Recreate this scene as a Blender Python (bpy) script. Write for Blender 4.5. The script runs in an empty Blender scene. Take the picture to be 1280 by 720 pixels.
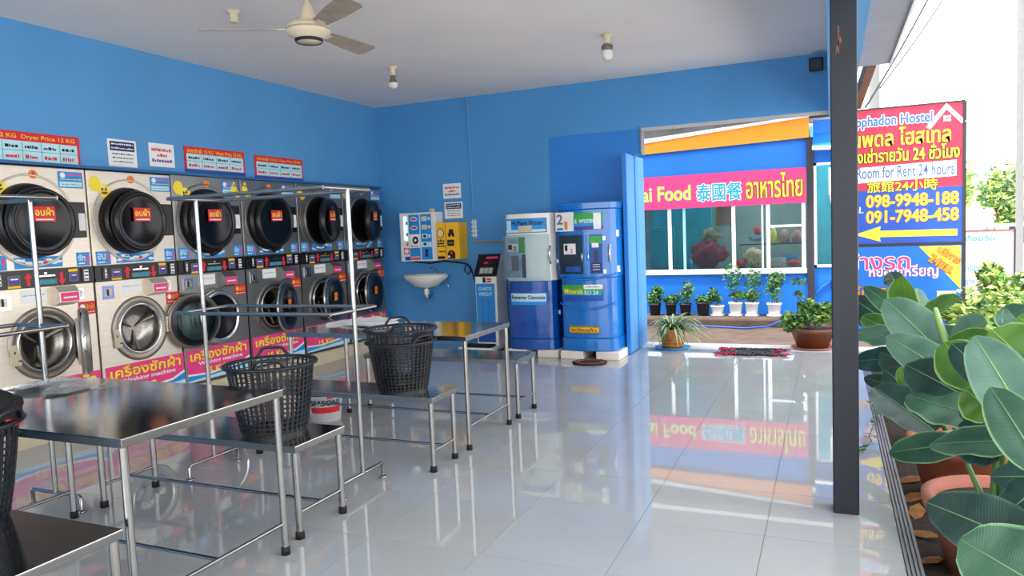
import bpy, bmesh, math, random
from mathutils import Vector, Matrix
random.seed(7)
C = bpy.context.scene.collection
R = math.radians
# ---------------------------------------------------------------- camera, world, sun, exposure
CAM_H = 1.48
yaw, pitch, roll, FPX = 0.410707, 0.0761422, 0.0403561, 918.71
fwd = Vector((-math.sin(yaw)*math.cos(pitch), math.cos(yaw)*math.cos(pitch), -math.sin(pitch)))
r0 = Vector((math.cos(yaw), math.sin(yaw), 0)); d0 = fwd.cross(r0)
right = math.cos(roll)*r0 + math.sin(roll)*d0
down = fwd.cross(right)
cam_d = bpy.data.cameras.new('camera'); cam = bpy.data.objects.new('camera', cam_d); C.objects.link(cam)
cam_d.sensor_width = 36.0; cam_d.lens = 36.0*FPX/1280.0; cam_d.clip_start = 0.05; cam_d.clip_end = 300
rm = Matrix((right, -down, -fwd)).transposed().to_4x4()
cam.matrix_world = Matrix.Translation((0, 0, CAM_H)) @ rm
bpy.context.scene.camera = cam
vs = bpy.context.scene.view_settings
vs.view_transform = 'Standard'; vs.look = 'None'; vs.gamma = 1.0; vs.use_curve_mapping = False
vs.exposure = 1.68
w = bpy.data.worlds.new('world'); bpy.context.scene.world = w; w.use_nodes = True
nt = w.node_tree; bg = nt.nodes['Background']
tc = nt.nodes.new('ShaderNodeTexCoord'); sx = nt.nodes.new('ShaderNodeSeparateXYZ'); cr = nt.nodes.new('ShaderNodeValToRGB')
nt.links.new(tc.outputs['Generated'], sx.inputs[0]); nt.links.new(sx.outputs['Z'], cr.inputs[0])
cr.color_ramp.elements[0].position = 0.0; cr.color_ramp.elements[0].color = (1, 0.99, 0.97, 1)
cr.color_ramp.elements[1].position = 1.0; cr.color_ramp.elements[1].color = (0.86, 0.93, 1, 1)
nt.links.new(cr.outputs[0], bg.inputs[0]); bg.inputs[1].default_value = 1.3
sun_d = bpy.data.lights.new('sun', 'SUN'); sun_d.energy = 2.6; sun_d.angle = R(6); sun_d.color = (1, .96, .9)
sun = bpy.data.objects.new('sun', sun_d); C.objects.link(sun)
sun.rotation_euler = Vector((0.45, 0.35, -1.3)).to_track_quat('-Z', 'Y').to_euler(); sun.location = (6, -3, 12)

def ray(u, v):
    return right*((u-640)/FPX) + down*((v-360)/FPX) + fwd
def at(u, v, y):                       # point on the vertical plane Y = y behind a pixel of the 1280x720 photograph
    d = ray(u, v); t = y/d.y
    return Vector((0, 0, CAM_H)) + d*t

# ---------------------------------------------------------------- materials
MATS = {}
def S2L(c):
    return tuple(((x/255)/12.92 if x/255 <= .04045 else ((x/255+.055)/1.055)**2.4) for x in c)
def mat(name, rgb, rough=.5, metal=0, var=.06, scale=6, bump=0, bscale=40, coat=0, emit=0, trans=0, ior=1.45, stretch=None, spec=None, sss=0):
    if name in MATS: return MATS[name]
    m = bpy.data.materials.new(name); m.use_nodes = True; t = m.node_tree; b = t.nodes['Principled BSDF']
    c = S2L(rgb)
    tcn = t.nodes.new('ShaderNodeTexCoord'); mp = t.nodes.new('ShaderNodeMapping'); t.links.new(tcn.outputs['Object'], mp.inputs[0])
    if stretch: mp.inputs['Scale'].default_value = stretch
    nz = t.nodes.new('ShaderNodeTexNoise'); nz.inputs['Scale'].default_value = scale; nz.inputs['Detail'].default_value = 4
    t.links.new(mp.outputs[0], nz.inputs['Vector'])
    rp = t.nodes.new('ShaderNodeValToRGB')
    rp.color_ramp.elements[0].position = .3; rp.color_ramp.elements[1].position = .7
    rp.color_ramp.elements[0].color = (*[x*(1-var) for x in c], 1); rp.color_ramp.elements[1].color = (*[min(1, x*(1+var)) for x in c], 1)
    t.links.new(nz.outputs[0], rp.inputs[0]); t.links.new(rp.outputs[0], b.inputs['Base Color'])
    b.inputs['Roughness'].default_value = rough; b.inputs['Metallic'].default_value = metal; b.inputs['IOR'].default_value = ior
    if spec is not None: b.inputs['Specular IOR Level'].default_value = spec
    b.inputs['Coat Weight'].default_value = coat; b.inputs['Coat Roughness'].default_value = .05
    b.inputs['Transmission Weight'].default_value = trans
    if emit:
        t.links.new(rp.outputs[0], b.inputs['Emission Color']); b.inputs['Emission Strength'].default_value = emit
    if bump:
        n2 = t.nodes.new('ShaderNodeTexNoise'); n2.inputs['Scale'].default_value = bscale
        t.links.new(mp.outputs[0], n2.inputs['Vector'])
        bp = t.nodes.new('ShaderNodeBump'); bp.inputs['Strength'].default_value = bump; bp.inputs['Distance'].default_value = .01
        t.links.new(n2.outputs[0], bp.inputs['Height']); t.links.new(bp.outputs[0], b.inputs['Normal'])
    MATS[name] = m; return m
def glass_mat(name, rgb, alpha=.25, rough=.03):
    if name in MATS: return MATS[name]
    m = bpy.data.materials.new(name); m.use_nodes = True; t = m.node_tree; t.nodes.clear()
    o = t.nodes.new('ShaderNodeOutputMaterial'); mx = t.nodes.new('ShaderNodeMixShader')
    tr = t.nodes.new('ShaderNodeBsdfTransparent'); pb = t.nodes.new('ShaderNodeBsdfPrincipled')
    pb.inputs['Base Color'].default_value = (*S2L(rgb), 1); pb.inputs['Roughness'].default_value = rough
    tr.inputs[0].default_value = (*S2L((235, 245, 245)), 1)
    fr = t.nodes.new('ShaderNodeFresnel'); fr.inputs[0].default_value = 1.5
    ad = t.nodes.new('ShaderNodeMath'); ad.operation = 'ADD'; ad.use_clamp = True; ad.inputs[1].default_value = alpha
    t.links.new(fr.outputs[0], ad.inputs[0]); t.links.new(ad.outputs[0], mx.inputs[0])
    t.links.new(tr.outputs[0], mx.inputs[1]); t.links.new(pb.outputs[0], mx.inputs[2]); t.links.new(mx.outputs[0], o.inputs[0])
    MATS[name] = m; return m
def leaf_mat(name, dark, light, rib, rough=.38, trans=.15):
    m = bpy.data.materials.new(name); m.use_nodes = True; t = m.node_tree; b = t.nodes['Principled BSDF']
    uv = t.nodes.new('ShaderNodeTexCoord'); sp = t.nodes.new('ShaderNodeSeparateXYZ'); t.links.new(uv.outputs['UV'], sp.inputs[0])
    # side veins run forward from the midrib: t*k - |s|*k2
    ab = t.nodes.new('ShaderNodeMath'); ab.operation = 'ABSOLUTE'; t.links.new(sp.outputs['Y'], ab.inputs[0])
    m1 = t.nodes.new('ShaderNodeMath'); m1.operation = 'MULTIPLY'; m1.inputs[1].default_value = 26; t.links.new(ab.outputs[0], m1.inputs[0])
    m2 = t.nodes.new('ShaderNodeMath'); m2.operation = 'MULTIPLY_ADD'; m2.inputs[1].default_value = 260; t.links.new(sp.outputs['X'], m2.inputs[0]); 
    ng = t.nodes.new('ShaderNodeMath'); ng.operation = 'MULTIPLY'; ng.inputs[1].default_value = -1; t.links.new(m1.outputs[0], ng.inputs[0])
    t.links.new(ng.outputs[0], m2.inputs[2])
    sn = t.nodes.new('ShaderNodeMath'); sn.operation = 'SINE'; t.links.new(m2.outputs[0], sn.inputs[0])
    nz = t.nodes.new('ShaderNodeTexNoise'); nz.inputs['Scale'].default_value = 5; t.links.new(uv.outputs['Object'], nz.inputs['Vector'])
    rp = t.nodes.new('ShaderNodeValToRGB'); rp.color_ramp.elements[0].position = .35; rp.color_ramp.elements[1].position = .68
    rp.color_ramp.elements[0].color = (*S2L(dark), 1); rp.color_ramp.elements[1].color = (*S2L(light), 1)
    t.links.new(nz.outputs[0], rp.inputs[0])
    mxe = t.nodes.new('ShaderNodeValToRGB'); mxe.color_ramp.elements[0].position = .88; mxe.color_ramp.elements[1].position = .97
    mxe.color_ramp.elements[0].color = (0, 0, 0, 1); mxe.color_ramp.elements[1].color = (.6, .6, .6, 1)
    t.links.new(ab.outputs[0], mxe.inputs[0])
    mix = t.nodes.new('ShaderNodeMix'); mix.data_type = 'RGBA'
    t.links.new(mxe.outputs[0], mix.inputs[0]); t.links.new(rp.outputs[0], mix.inputs[6]); mix.inputs[7].default_value = (*S2L(rib), 1)
    t.links.new(mix.outputs[2], b.inputs['Base Color'])
    bp = t.nodes.new('ShaderNodeBump'); bp.inputs['Strength'].default_value = .09; bp.inputs['Distance'].default_value = .006
    t.links.new(sn.outputs[0], bp.inputs['Height']); t.links.new(bp.outputs[0], b.inputs['Normal'])
    b.inputs['Roughness'].default_value = rough
    o = t.nodes['Material Output']; tl = t.nodes.new('ShaderNodeBsdfTranslucent'); mx = t.nodes.new('ShaderNodeMixShader'); mx.inputs[0].default_value = trans
    t.links.new(mix.outputs[2], tl.inputs[0]); t.links.new(b.outputs[0], mx.inputs[1]); t.links.new(tl.outputs[0], mx.inputs[2]); t.links.new(mx.outputs[0], o.inputs[0])
    MATS[name] = m; return m

M_wallL = mat('blue wall paint', (84, 152, 208), .55, var=.05, scale=1.2, bump=.05, bscale=25)
M_wallB = mat('blue back wall paint', (72, 144, 204), .55, var=.06, scale=1.0, bump=.05, bscale=25)
M_board = mat('deep blue board paint', (32, 124, 208), .5, var=.06, scale=1.5)
M_leafdoor = mat('light blue gate paint', (84, 152, 214), .45, var=.03, scale=2)
M_ceil = mat('off white ceiling paint', (232, 226, 222), .8, var=.035, scale=1.1, bump=.05, bscale=8)
M_tile = mat('pale grey glazed tile', (170, 171, 171), .025, var=.03, scale=1.6, ior=1.62, bump=.006, bscale=2.2)
M_grout = mat('grey tile grout', (104, 102, 100), .8)
M_steel = mat('brushed stainless tube', (156, 154, 151), .22, 1, var=.05, scale=20)
M_top = mat('brushed stainless sheet', (200, 198, 196), .085, 1, var=.07, scale=3, stretch=(1, 12, 1), bump=.02, bscale=30)
M_edge = mat('satin stainless edge', (134, 133, 131), .3, 1, var=.03)
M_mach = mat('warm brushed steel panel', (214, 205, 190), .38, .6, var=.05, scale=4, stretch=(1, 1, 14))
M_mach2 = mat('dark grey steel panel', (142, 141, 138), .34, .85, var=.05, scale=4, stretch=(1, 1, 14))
M_machgrey = mat('taupe steel ring', (150, 142, 132), .35, .7)
M_chrome = mat('chrome', (225, 225, 225), .08, 1, var=.02)
M_drum = mat('perforated drum steel', (150, 146, 140), .28, 1, var=.25, scale=60)
M_black = mat('black plastic', (14, 14, 16), .32)
M_blackg = mat('glossy black door glass', (10, 11, 13), .16, spec=.3)
M_navy = mat('navy rubber door rim', (34, 52, 74), .35)
M_rubber = mat('black rubber foot', (18, 18, 18), .7)
M_cream = mat('cream painted plinth', (202, 188, 160), .6, var=.05)
M_white = mat('white enamel', (232, 232, 228), .3, var=.02)
M_paper = mat('white paper', (236, 236, 236), .7, var=.02)
M_red = mat('red print', (214, 40, 52), .5)
M_pink = mat('pink print', (232, 62, 128), .5)
M_banner = mat('magenta vinyl banner', (214, 54, 112), .55, var=.03)
M_yel = mat('yellow print', (250, 224, 60), .5)
M_gold = mat('golden yellow print', (250, 190, 30), .5)
M_orange = mat('orange print', (240, 140, 40), .5)
M_cyan = mat('light cyan print', (186, 226, 236), .5)
M_blue = mat('bright blue print', (30, 140, 214), .45)
M_deep = mat('deep blue print', (24, 80, 170), .45)
M_dblue = mat('dark blue print', (28, 40, 96), .5)
M_grn = mat('green print', (60, 160, 70), .5)
M_teal = mat('teal print', (30, 150, 170), .5)
M_ink = mat('black print', (20, 20, 26), .6)
M_grayp = mat('grey print', (110, 115, 125), .6)
M_purple = mat('purple print', (84, 62, 140), .5)
M_wblue = mat('glossy blue fibreglass', (4, 76, 164), .18, coat=.6, var=.04)
M_wblueB = mat('glossy mid blue fibreglass', (5, 112, 198), .2, coat=.6, var=.04)
M_post = mat('dark navy painted steel post', (15, 21, 34), .45, var=.12, scale=5)
M_fan = mat('aged cream enamel', (212, 198, 172), .45, var=.06)
M_fanb = mat('dusty fan blade', (158, 146, 132), .6, var=.15, scale=10)
M_bulb = mat('frosted bulb', (225, 222, 215), .25, var=.02)
M_terra = mat('terracotta', (158, 84, 58), .8, var=.15, scale=8, bump=.2, bscale=30)
M_terrap = mat('pinkish terracotta', (176, 108, 88), .75, var=.12, scale=8, bump=.15, bscale=30)
M_brownpot = mat('glazed brown clay', (104, 58, 36), .4, var=.2, scale=6)
M_soil = mat('dark soil', (52, 42, 34), .95, var=.4, scale=30, bump=.8, bscale=60)
M_dirt = mat('damp dirt ground', (84, 68, 58), .9, var=.3, scale=4, bump=.6, bscale=25)
M_conc = mat('pale concrete', (186, 186, 184), .8, var=.08, scale=5, bump=.2, bscale=30)
M_asph = mat('sunlit road', (205, 200, 194), .9, var=.06, scale=1)
M_alu = mat('ribbed aluminium', (150, 150, 152), .4, .8)
M_rblue = mat('bright blue house paint', (14, 108, 200), .6, var=.05, scale=1.5)
M_rorange = mat('orange fascia paint', (232, 140, 24), .6, var=.04)
M_wframe = mat('white window frame', (240, 240, 240), .4, var=.02)
M_darkcol = mat('dark column paint', (48, 44, 52), .6)
M_tealint = mat('teal room wall', (60, 168, 176), .6, var=.2, scale=2)
M_intgrey = mat('greenish room wall', (120, 138, 130), .7, var=.2, scale=2)
M_glass = glass_mat('window glass', (60, 90, 95), .10)
M_plglass = glass_mat('clear plastic film', (230, 235, 240), .02, .1)
M_woodp = mat('brown timber', (120, 78, 56), .7, var=.15)
M_eave = mat('grey corrugated eave sheet', (165, 162, 168), .5, .2)
M_basket = mat('black basket plastic', (22, 24, 30), .4)
M_pole = mat('pale concrete pole', (120, 120, 120), .8)
M_cloth = mat('black crumpled cloth', (18, 18, 22), .9, bump=.5, bscale=20)

# ---------------------------------------------------------------- mesh builder
ORG = {}
class Fr:
    def __init__(s, o, u, v, n): s.o = Vector(o); s.u = Vector(u).normalized(); s.v = Vector(v).normalized(); s.n = Vector(n).normalized()
    def p(s, a, b, c=0): return s.o + s.u*a + s.v*b + s.n*c
TXT = {}
def text_geo(body, off=0):
    k = (body, off)
    if k in TXT: return TXT[k]
    cu = bpy.data.curves.new('t', 'FONT'); cu.body = body; cu.size = 1; cu.offset = off; cu.resolution_u = 3
    o = bpy.data.objects.new('t', cu); C.objects.link(o)
    bpy.context.view_layer.update()
    me = bpy.data.meshes.new_from_object(o.evaluated_get(bpy.context.evaluated_depsgraph_get()))
    vs_ = [(v.co.x, v.co.y) for v in me.vertices]; fs = [tuple(p.vertices) for p in me.polygons]
    bpy.data.objects.remove(o); bpy.data.curves.remove(cu); bpy.data.meshes.remove(me)
    TXT[k] = (vs_, fs); return TXT[k]
class MB:
    def __init__(s): s.v = []; s.f = []; s.mi = []; s.sm = []; s.mats = []
    def idx(s, m):
        if m not in s.mats: s.mats.append(m)
        return s.mats.index(m)
    def add(s, vs_, fs, m, smooth=False):
        b = len(s.v); i = s.idx(m); s.v += [Vector(p) for p in vs_]
        for f in fs: s.f.append([b+k for k in f]); s.mi.append(i); s.sm.append(smooth)
        return s
    def box(s, x0, x1, y0, y1, z0, z1, m):
        vs_ = [(x, y, z) for z in (z0, z1) for (x, y) in ((x0, y0), (x1, y0), (x1, y1), (x0, y1))]
        return s.add(vs_, [(0, 3, 2, 1), (4, 5, 6, 7), (0, 1, 5, 4), (1, 2, 6, 5), (2, 3, 7, 6), (3, 0, 4, 7)], m)
    def fbox(s, fr, u0, u1, v0, v1, n0, n1, m):
        vs_ = [fr.p(u, v, n) for n in (n0, n1) for (u, v) in ((u0, v0), (u1, v0), (u1, v1), (u0, v1))]
        return s.add(vs_, [(0, 3, 2, 1), (4, 5, 6, 7), (0, 1, 5, 4), (1, 2, 6, 5), (2, 3, 7, 6), (3, 0, 4, 7)], m)
    def fpoly(s, fr, pts, n0, n1, m):
        k = len(pts); vs_ = [fr.p(u, v, n0) for u, v in pts]+[fr.p(u, v, n1) for u, v in pts]
        return s.add(vs_, [tuple(range(k, 2*k)), tuple(reversed(range(k)))]+[(i, (i+1) % k, k+(i+1) % k, k+i) for i in range(k)], m)
    def fell(s, fr, u, v, ru, rv, n0, n1, m, k=24, a0=0):
        return s.fpoly(fr, [(u+ru*math.cos(a0+2*math.pi*i/k), v+rv*math.sin(a0+2*math.pi*i/k)) for i in range(k)], n0, n1, m)
    def ftext(s, fr, body, u0, v0, u1, v1, n, m, off=0, rot=0, flip=False):
        vs_, fs = text_geo(body, off)
        if not vs_: return s
        xs = [p[0] for p in vs_]; ys = [p[1] for p in vs_]
        ax, bx, ay, by = min(xs), max(xs), min(ys), max(ys)
        out = []
        for x, y in vs_:
            a = (x-ax)/max(1e-6, bx-ax); b = (y-ay)/max(1e-6, by-ay)
            if flip: a, b = 1-a, 1-b
            uu = u0+(u1-u0)*a; vv = v0+(v1-v0)*b
            if rot:
                cu, cv = (u0+u1)/2, (v0+v1)/2; du, dv = uu-cu, vv-cv
                uu = cu+du*math.cos(rot)-dv*math.sin(rot); vv = cv+du*math.sin(rot)+dv*math.cos(rot)
            out.append(fr.p(uu, vv, n))
        return s.add(out, fs, m)
    def ftext2(s, fr, body, u0, v0, u1, v1, n, m, mo, w=.012, off=.01, **k):   # bold lettering with an outline, from shifted copies
        for q in range(8):
            a = math.pi*q/4; du, dv = w*math.cos(a), w*math.sin(a)
            s.ftext(fr, body, u0+du, v0+dv, u1+du, v1+dv, n+.0001*q, mo, **k)
        b_ = w*.38
        for q in range(4):
            a = math.pi*q/2+math.pi/4; du, dv = b_*math.cos(a), b_*math.sin(a)
            s.ftext(fr, body, u0+du, v0+dv, u1+du, v1+dv, n+.002+.0001*q, m, **k)
        return s
    def tube(s, pts, r, m, n=10, cap=True):
        pts = [Vector(p) for p in pts]; rs = r if isinstance(r, (list, tuple)) else [r]*len(pts)
        rings = []; prev = None
        for i, p in enumerate(pts):
            a = (pts[min(i+1, len(pts)-1)]-pts[max(i-1, 0)]).normalized()
            if prev is None:
                t = Vector((0, 0, 1)) if abs(a.z) < .9 else Vector((1, 0, 0)); x = a.cross(t).normalized()
            else: x = (prev - a*prev.dot(a)).normalized()
            prev = x; y = a.cross(x)
            rings.append([p+(x*math.cos(2*math.pi*k/n)+y*math.sin(2*math.pi*k/n))*rs[i] for k in range(n)])
        vs_ = [q for g in rings for q in g]; fs = []
        for i in range(len(rings)-1):
            for k in range(n): fs.append((i*n+k, i*n+(k+1) % n, (i+1)*n+(k+1) % n, (i+1)*n+k))
        s.add(vs_, fs, m, True)
        if cap:
            b = (len(rings)-1)*n
            s.add(vs_, [tuple(reversed(range(n))), tuple(b+k for k in range(n))], m)
        return s
    def lathe(s, prof, o, m, axis=(0, 0, 1), n=24, su=1, sv=1, smooth=True):
        o = Vector(o); a = Vector(axis).normalized(); t = Vector((0, 0, 1)) if abs(a.z) < .9 else Vector((1, 0, 0))
        x = t.cross(a).normalized(); y = a.cross(x)
        vs_ = []; fs = []
        for r, h in prof:
            for k in range(n):
                an = 2*math.pi*k/n; vs_.append(o+a*h+x*(r*su*math.cos(an))+y*(r*sv*math.sin(an)))
        for i in range(len(prof)-1):
            for k in range(n): fs.append((i*n+k, i*n+(k+1) % n, (i+1)*n+(k+1) % n, (i+1)*n+k))
        return s.add(vs_, fs, m, smooth)
    def build(s, name, parent=None, bevel=0, org=None, seg=2):
        me = bpy.data.meshes.new(name)
        if parent is not None: og = ORG[parent.name]
        elif org is not None: og = Vector(org)
        else:
            lo = [min(p[i] for p in s.v) for i in range(3)]; hi = [max(p[i] for p in s.v) for i in range(3)]
            og = Vector(((lo[0]+hi[0])/2, (lo[1]+hi[1])/2, lo[2]))
        me.from_pydata([p-og for p in s.v], [], s.f)
        for m in s.mats: me.materials.append(m)
        me.polygons.foreach_set('material_index', s.mi); me.polygons.foreach_set('use_smooth', s.sm)
        me.update()
        o = bpy.data.objects.new(name, me); C.objects.link(o)
        ORG[o.name] = og
        if parent is not None: o.parent = parent
        else: o.location = og
        if bevel:
            md = o.modifiers.new('bevel', 'BEVEL'); md.width = bevel; md.segments = seg; md.limit_method = 'ANGLE'; md.angle_limit = R(50)
        return o
class Lines:                      # collects a sign's print; every line of lettering becomes a part of its own
    def __init__(s): s.parts = []
    def __getattr__(s, nm):
        def f(*a, **k):
            b = MB(); getattr(b, nm)(*a, **k); s.parts.append(b)
        return f
    def build(s, name, parent):
        for b in s.parts: b.build(name, parent)
def thing(name, label, cat, loc, group=None):
    o = bpy.data.objects.new(name, None); C.objects.link(o); o.location = loc; o.empty_display_size = .1
    ORG[o.name] = Vector(loc); return tag(o, label, cat, group)
def tag(o, label, cat, group=None):
    o['label'] = label; o['category'] = cat
    if group: o['group'] = group
    return o
def struct(o, label=None): 
    o['kind'] = 'structure'
    return o
def tag_part(o, label): o['label'] = label; return o

# ---------------------------------------------------------------- setting
WX, BY, CZ = -5.72, 8.70, 3.25
floor = struct(MB().box(WX-.1, .285, -3, BY+.13, -.16, -.006, M_grout).build('floor', org=(0, 0, 0)))
tw = .597
tm = MB().box(-tw/2, tw/2, -tw/2, tw/2, -.008, 0, M_tile)
me_tile = None; cut = {}
xs0 = -.296; ys0 = 4.15
for i in range(-9, 2):
    for j in range(-11, 9):
        x0, x1 = xs0+.6*(i-1), xs0+.6*i; y0, y1 = ys0+.6*(j-1), ys0+.6*j
        x0 = max(x0, WX+.17); x1 = min(x1, .281); y1 = min(y1, BY+.12)
        if x1-x0 < .03 or y1-y0 < .03: continue
        g = .0012; key = (round(x1-x0, 3), round(y1-y0, 3))
        if key not in cut:
            a, b = (x1-x0)/2-g, (y1-y0)/2-g
            o = MB().box(-a, a, -b, b, -.008, 0, M_tile).build('floor_tile', parent=floor)
            cut[key] = o.data
        else:
            o = bpy.data.objects.new('floor_tile', cut[key]); C.objects.link(o); o.parent = floor
        o.location = ((x0+x1)/2, (y0+y1)/2, 0)
struct(MB().box(WX-.15, .16, -3, BY+.15, CZ, CZ+.12, M_ceil).build('ceiling'))
struct(MB().box(WX-.15, WX, -3, BY+.15, -.15, CZ, M_wallL).build('wall_left'))
OX = -2.13
b = MB(); b.box(WX, OX, BY, BY+.14, -.15, CZ, M_wallB); b.box(OX, -2.05, BY, BY+.14, 2.33, CZ, M_wallB)
b.box(-2.05, .2, BY, BY+.14, 2.64, CZ, M_wallB)
wall_back = struct(b.build('wall_back'))
# deep blue board on the wall beside the opening
b = MB(); b.box(-3.207, -2.135, BY-.012, BY, 0, 2.632, M_board); b.box(-2.135, -2.075, BY-.012, BY, 2.34, 2.632, M_board)
tag(b.build('wall_board'), 'deep blue rough-edged board fixed to back wall behind the water machines', 'wall board')
struct(MB().box(-2.05, .0, BY+.0, BY+.14, 2.615, 2.64, M_conc).build('trim_1'))
struct(MB().box(-2.062, -2.044, BY-.02, BY+.15, 2.33, 2.66, M_grayp).build('trim_2'))
# right-hand beam, eave, post
b = MB(); b.box(-.012, .2, -3, BY+.14, 2.6, CZ+.1, M_wallL)
struct(b.build('wall_right'))
b = MB()
nrib = 100
for k in range(nrib):
    y0 = -1+8.0*k/nrib; y1 = y0+8.0/nrib
    b.add([(.2, y0, 2.75), (.47, y0, 2.75), (.47, (y0+y1)/2, 2.763), (.2, (y0+y1)/2, 2.763), (.47, y1, 2.75), (.2, y1, 2.75),
           (.2, y0, 2.79), (.47, y0, 2.79), (.47, y1, 2.79), (.2, y1, 2.79)],
          [(0, 3, 2, 1), (3, 5, 4, 2), (6, 7, 8, 9), (1, 2, 7), (2, 4, 8, 7)], M_eave)
b.box(.46, .475, -1, 7.0, 2.74, 2.80, M_white)
tag(b.build('roof_eave'), 'grey corrugated eave sheet jutting out beyond the blue beam over the plants', 'roof eave')
tag(MB().add([(.29, 7.02, 2.74), (.36, 7.02, 2.74), (.30, 8.68, 2.62), (.22, 8.68, 2.62), (.29, 7.02, 2.86), (.36, 7.02, 2.86), (.30, 8.68, 2.72), (.22, 8.68, 2.72)],
         [(0, 1, 2, 3), (7, 6, 5, 4), (0, 4, 5, 1), (1, 5, 6, 2), (2, 6, 7, 3), (3, 7, 4, 0)], M_woodp).build('timber_rafter'), 'brown timber rafter end beyond the grey eave, above the hostel sign', 'rafter')
b = MB().box(.003, .123, 3.94, 4.06, 0, 2.6, M_post)
b.build  # post
post = tag(b.build('steel_post', bevel=.006), 'square dark navy steel post standing at the edge of the tiled floor', 'post')
fp = Fr((.003, 3.94, 0), (1, 0, 0), (0, 0, 1), (0, -1, 0))
mk = MB(); mk.fbox(fp, .035, .041, 2.27, 2.40, 0, .0015, M_woodp); mk.fpoly(fp, [(.024, 2.26), (.034, 2.29), (.052, 2.33), (.046, 2.35), (.03, 2.31)], 0, .0015, M_woodp)
tag_part(mk.build('rust_patch', post), 'brown flaked patch near the top of the post')
# aluminium shutter track along the floor edge
b = MB(); b.box(.285, .352, .5, 8.9, -.16, -.012, M_alu)
for x in (.285, .302, .319, .336): b.box(x, x+.009, .5, 8.9, -.012, .004, M_alu)
struct(b.build('trim_3'))
# back threshold, ground, ledge
struct(MB().box(-2.6, .8, BY+.13, 9.30, -.16, -.004, M_conc).build('trim_4'))
struct(MB().box(-8, .5, 9.30, 13.2, -.3, -.13, M_dirt).build('ground_yard'))
struct(MB().box(.352, 2.6, -1, 9.3, -.35, -.15, M_soil).build('ground_bed'))
struct(MB().box(-60, 60, -30, 90, -.5, -.31, M_asph).build('ground_road'))
b = MB()
b.box(-6, .6, 11.75, 12.4, -.15, -.0, M_dirt)
struct(b.build('ground_ledge', bevel=.03))
b = MB()
b.tube([(-2.5, 12.0-.3, -.09), (-2.2, 11.72, -.10), (-1.7, 11.62, -.11), (-1.2, 11.5, -.112), (-.9, 11.6, -.1), (-.72, 11.72, -.04), (-.55, 11.9, .02)], .014, M_deep)
tag(b.build('garden_hose'), 'blue garden hose lying on the dirt in front of the white flower pots', 'hose')

# plinth under the machines
struct(MB().box(WX, -5.55, 2.4, BY, -.02, .14, M_cream).build('trim_5', bevel=.004))

# ---------------------------------------------------------------- machines along the left wall
MF = -5.62
BND = [3.35, 4.214, 5.066, 5.94, 6.81, 7.68, 8.54]
def dline(b, fr, u0, u1, v, n, m, h=.006, seed=0):
    rnd = random.Random(seed); u = u0
    while u < u1:
        w_ = rnd.uniform(.008, .028); b.fbox(fr, u, min(u+w_, u1), v, v+h*rnd.uniform(.7, 1.2), n, n+.0012, m); u += w_+rnd.uniform(.004, .009)
def smiley(b, fr, u, v, r):
    b.fell(fr, u, v, r, r, 0, .004, M_yel); b.fell(fr, u-r*.35, v+r*.2, r*.12, r*.22, .004, .006, M_ink, 10); b.fell(fr, u+r*.3, v+r*.2, r*.12, r*.22, .004, .006, M_ink, 10)
    b.fpoly(fr, [(u+r*.6*math.cos(a), v+r*.55*math.sin(a)) for a in [math.pi*1.1+i*math.pi*.1 for i in range(9)]], .004, .006, M_woodp)
def hand_sticker(b, fr, u, v, s):
    b.fell(fr, u, v, s*.6, s*.75, 0, .004, M_yel); b.fell(fr, u+s*.7, v-s*.7, s*.6, s*.6, 0, .0045, M_gold); b.fell(fr, u+s*.1, v+s*.8, s*.22, s*.4, 0, .004, M_yel)
    b.fell(fr, u+s*.5, v-s*.6, s*.07, s*.1, .0045, .006, M_ink, 8); b.fell(fr, u+s*.85, v-s*.6, s*.07, s*.1, .0045, .006, M_ink, 8)
    b.fell(fr, u+s*.7, v-s*.9, s*.2, s*.06, .0045, .006, M_ink, 8)
def door_disc(root, name, hy, cz, rad, ang, rim_m, face_m, glass_m, prot, depth, sign=None, flip=False, inner=None, cham=None):
    """round door hinged on its right-hand side at (MF+prot, hy); ang = how far it stands open"""
    a = R(ang); d = Vector((math.sin(a), -math.cos(a), 0)); n = Vector((math.cos(a), math.sin(a), 0))
    h = Vector((MF+prot, hy, cz)); c = h+d*rad
    b = MB()
    b.lathe([(rad*.93, 0), (rad, .01), (rad, depth*.55), (rad*.95, depth), (rad*.88, depth*1.03), (rad*.83, depth*.88)], c, rim_m, n, 40)
    if cham: b.lathe([(rad*1.0, depth*.2), (rad*1.015, depth*.35), (rad*1.0, depth*.5)], c, cham, n, 40)
    b.lathe([(rad*.93, 0), (rad*.70, -.004), (rad*.68, -.02)], c, face_m, n, 40)
    o = b.build(name, root)
    g = MB()
    g.lathe([(rad*.84, depth*.86), (rad*.80, depth*.88), (rad*.70, depth*.78), (.001, depth*.74)], c, glass_m, n, 36)
    g.lathe([(.001, -depth*.6), (rad*.45, -depth*.5), (rad*.66, -.01)], c, glass_m, n, 36)
    g.build('door_glass', o)
    # hinge plate on the machine side
    if sign:
        fr = Fr(c+n*(depth*1.02)+Vector((0, 0, 0)), -d, (0, 0, 1), n)
        s = MB(); s0 = sign
        s.fbox(fr, -s0, s0, .0, s0*1.35, -.002, .001, M_red)
        s.ftext(fr, 'อบผ้า', -s0*.85, s0*.5, s0*.85, s0*1.25, .003, M_yel, off=.02, flip=flip)
        s.fbox(fr, -s0*.8, s0*.8, s0*.12, s0*.24, .001, .003, M_paper)
        s.build('door_sticker', o)
    return o, c, n, d
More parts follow.
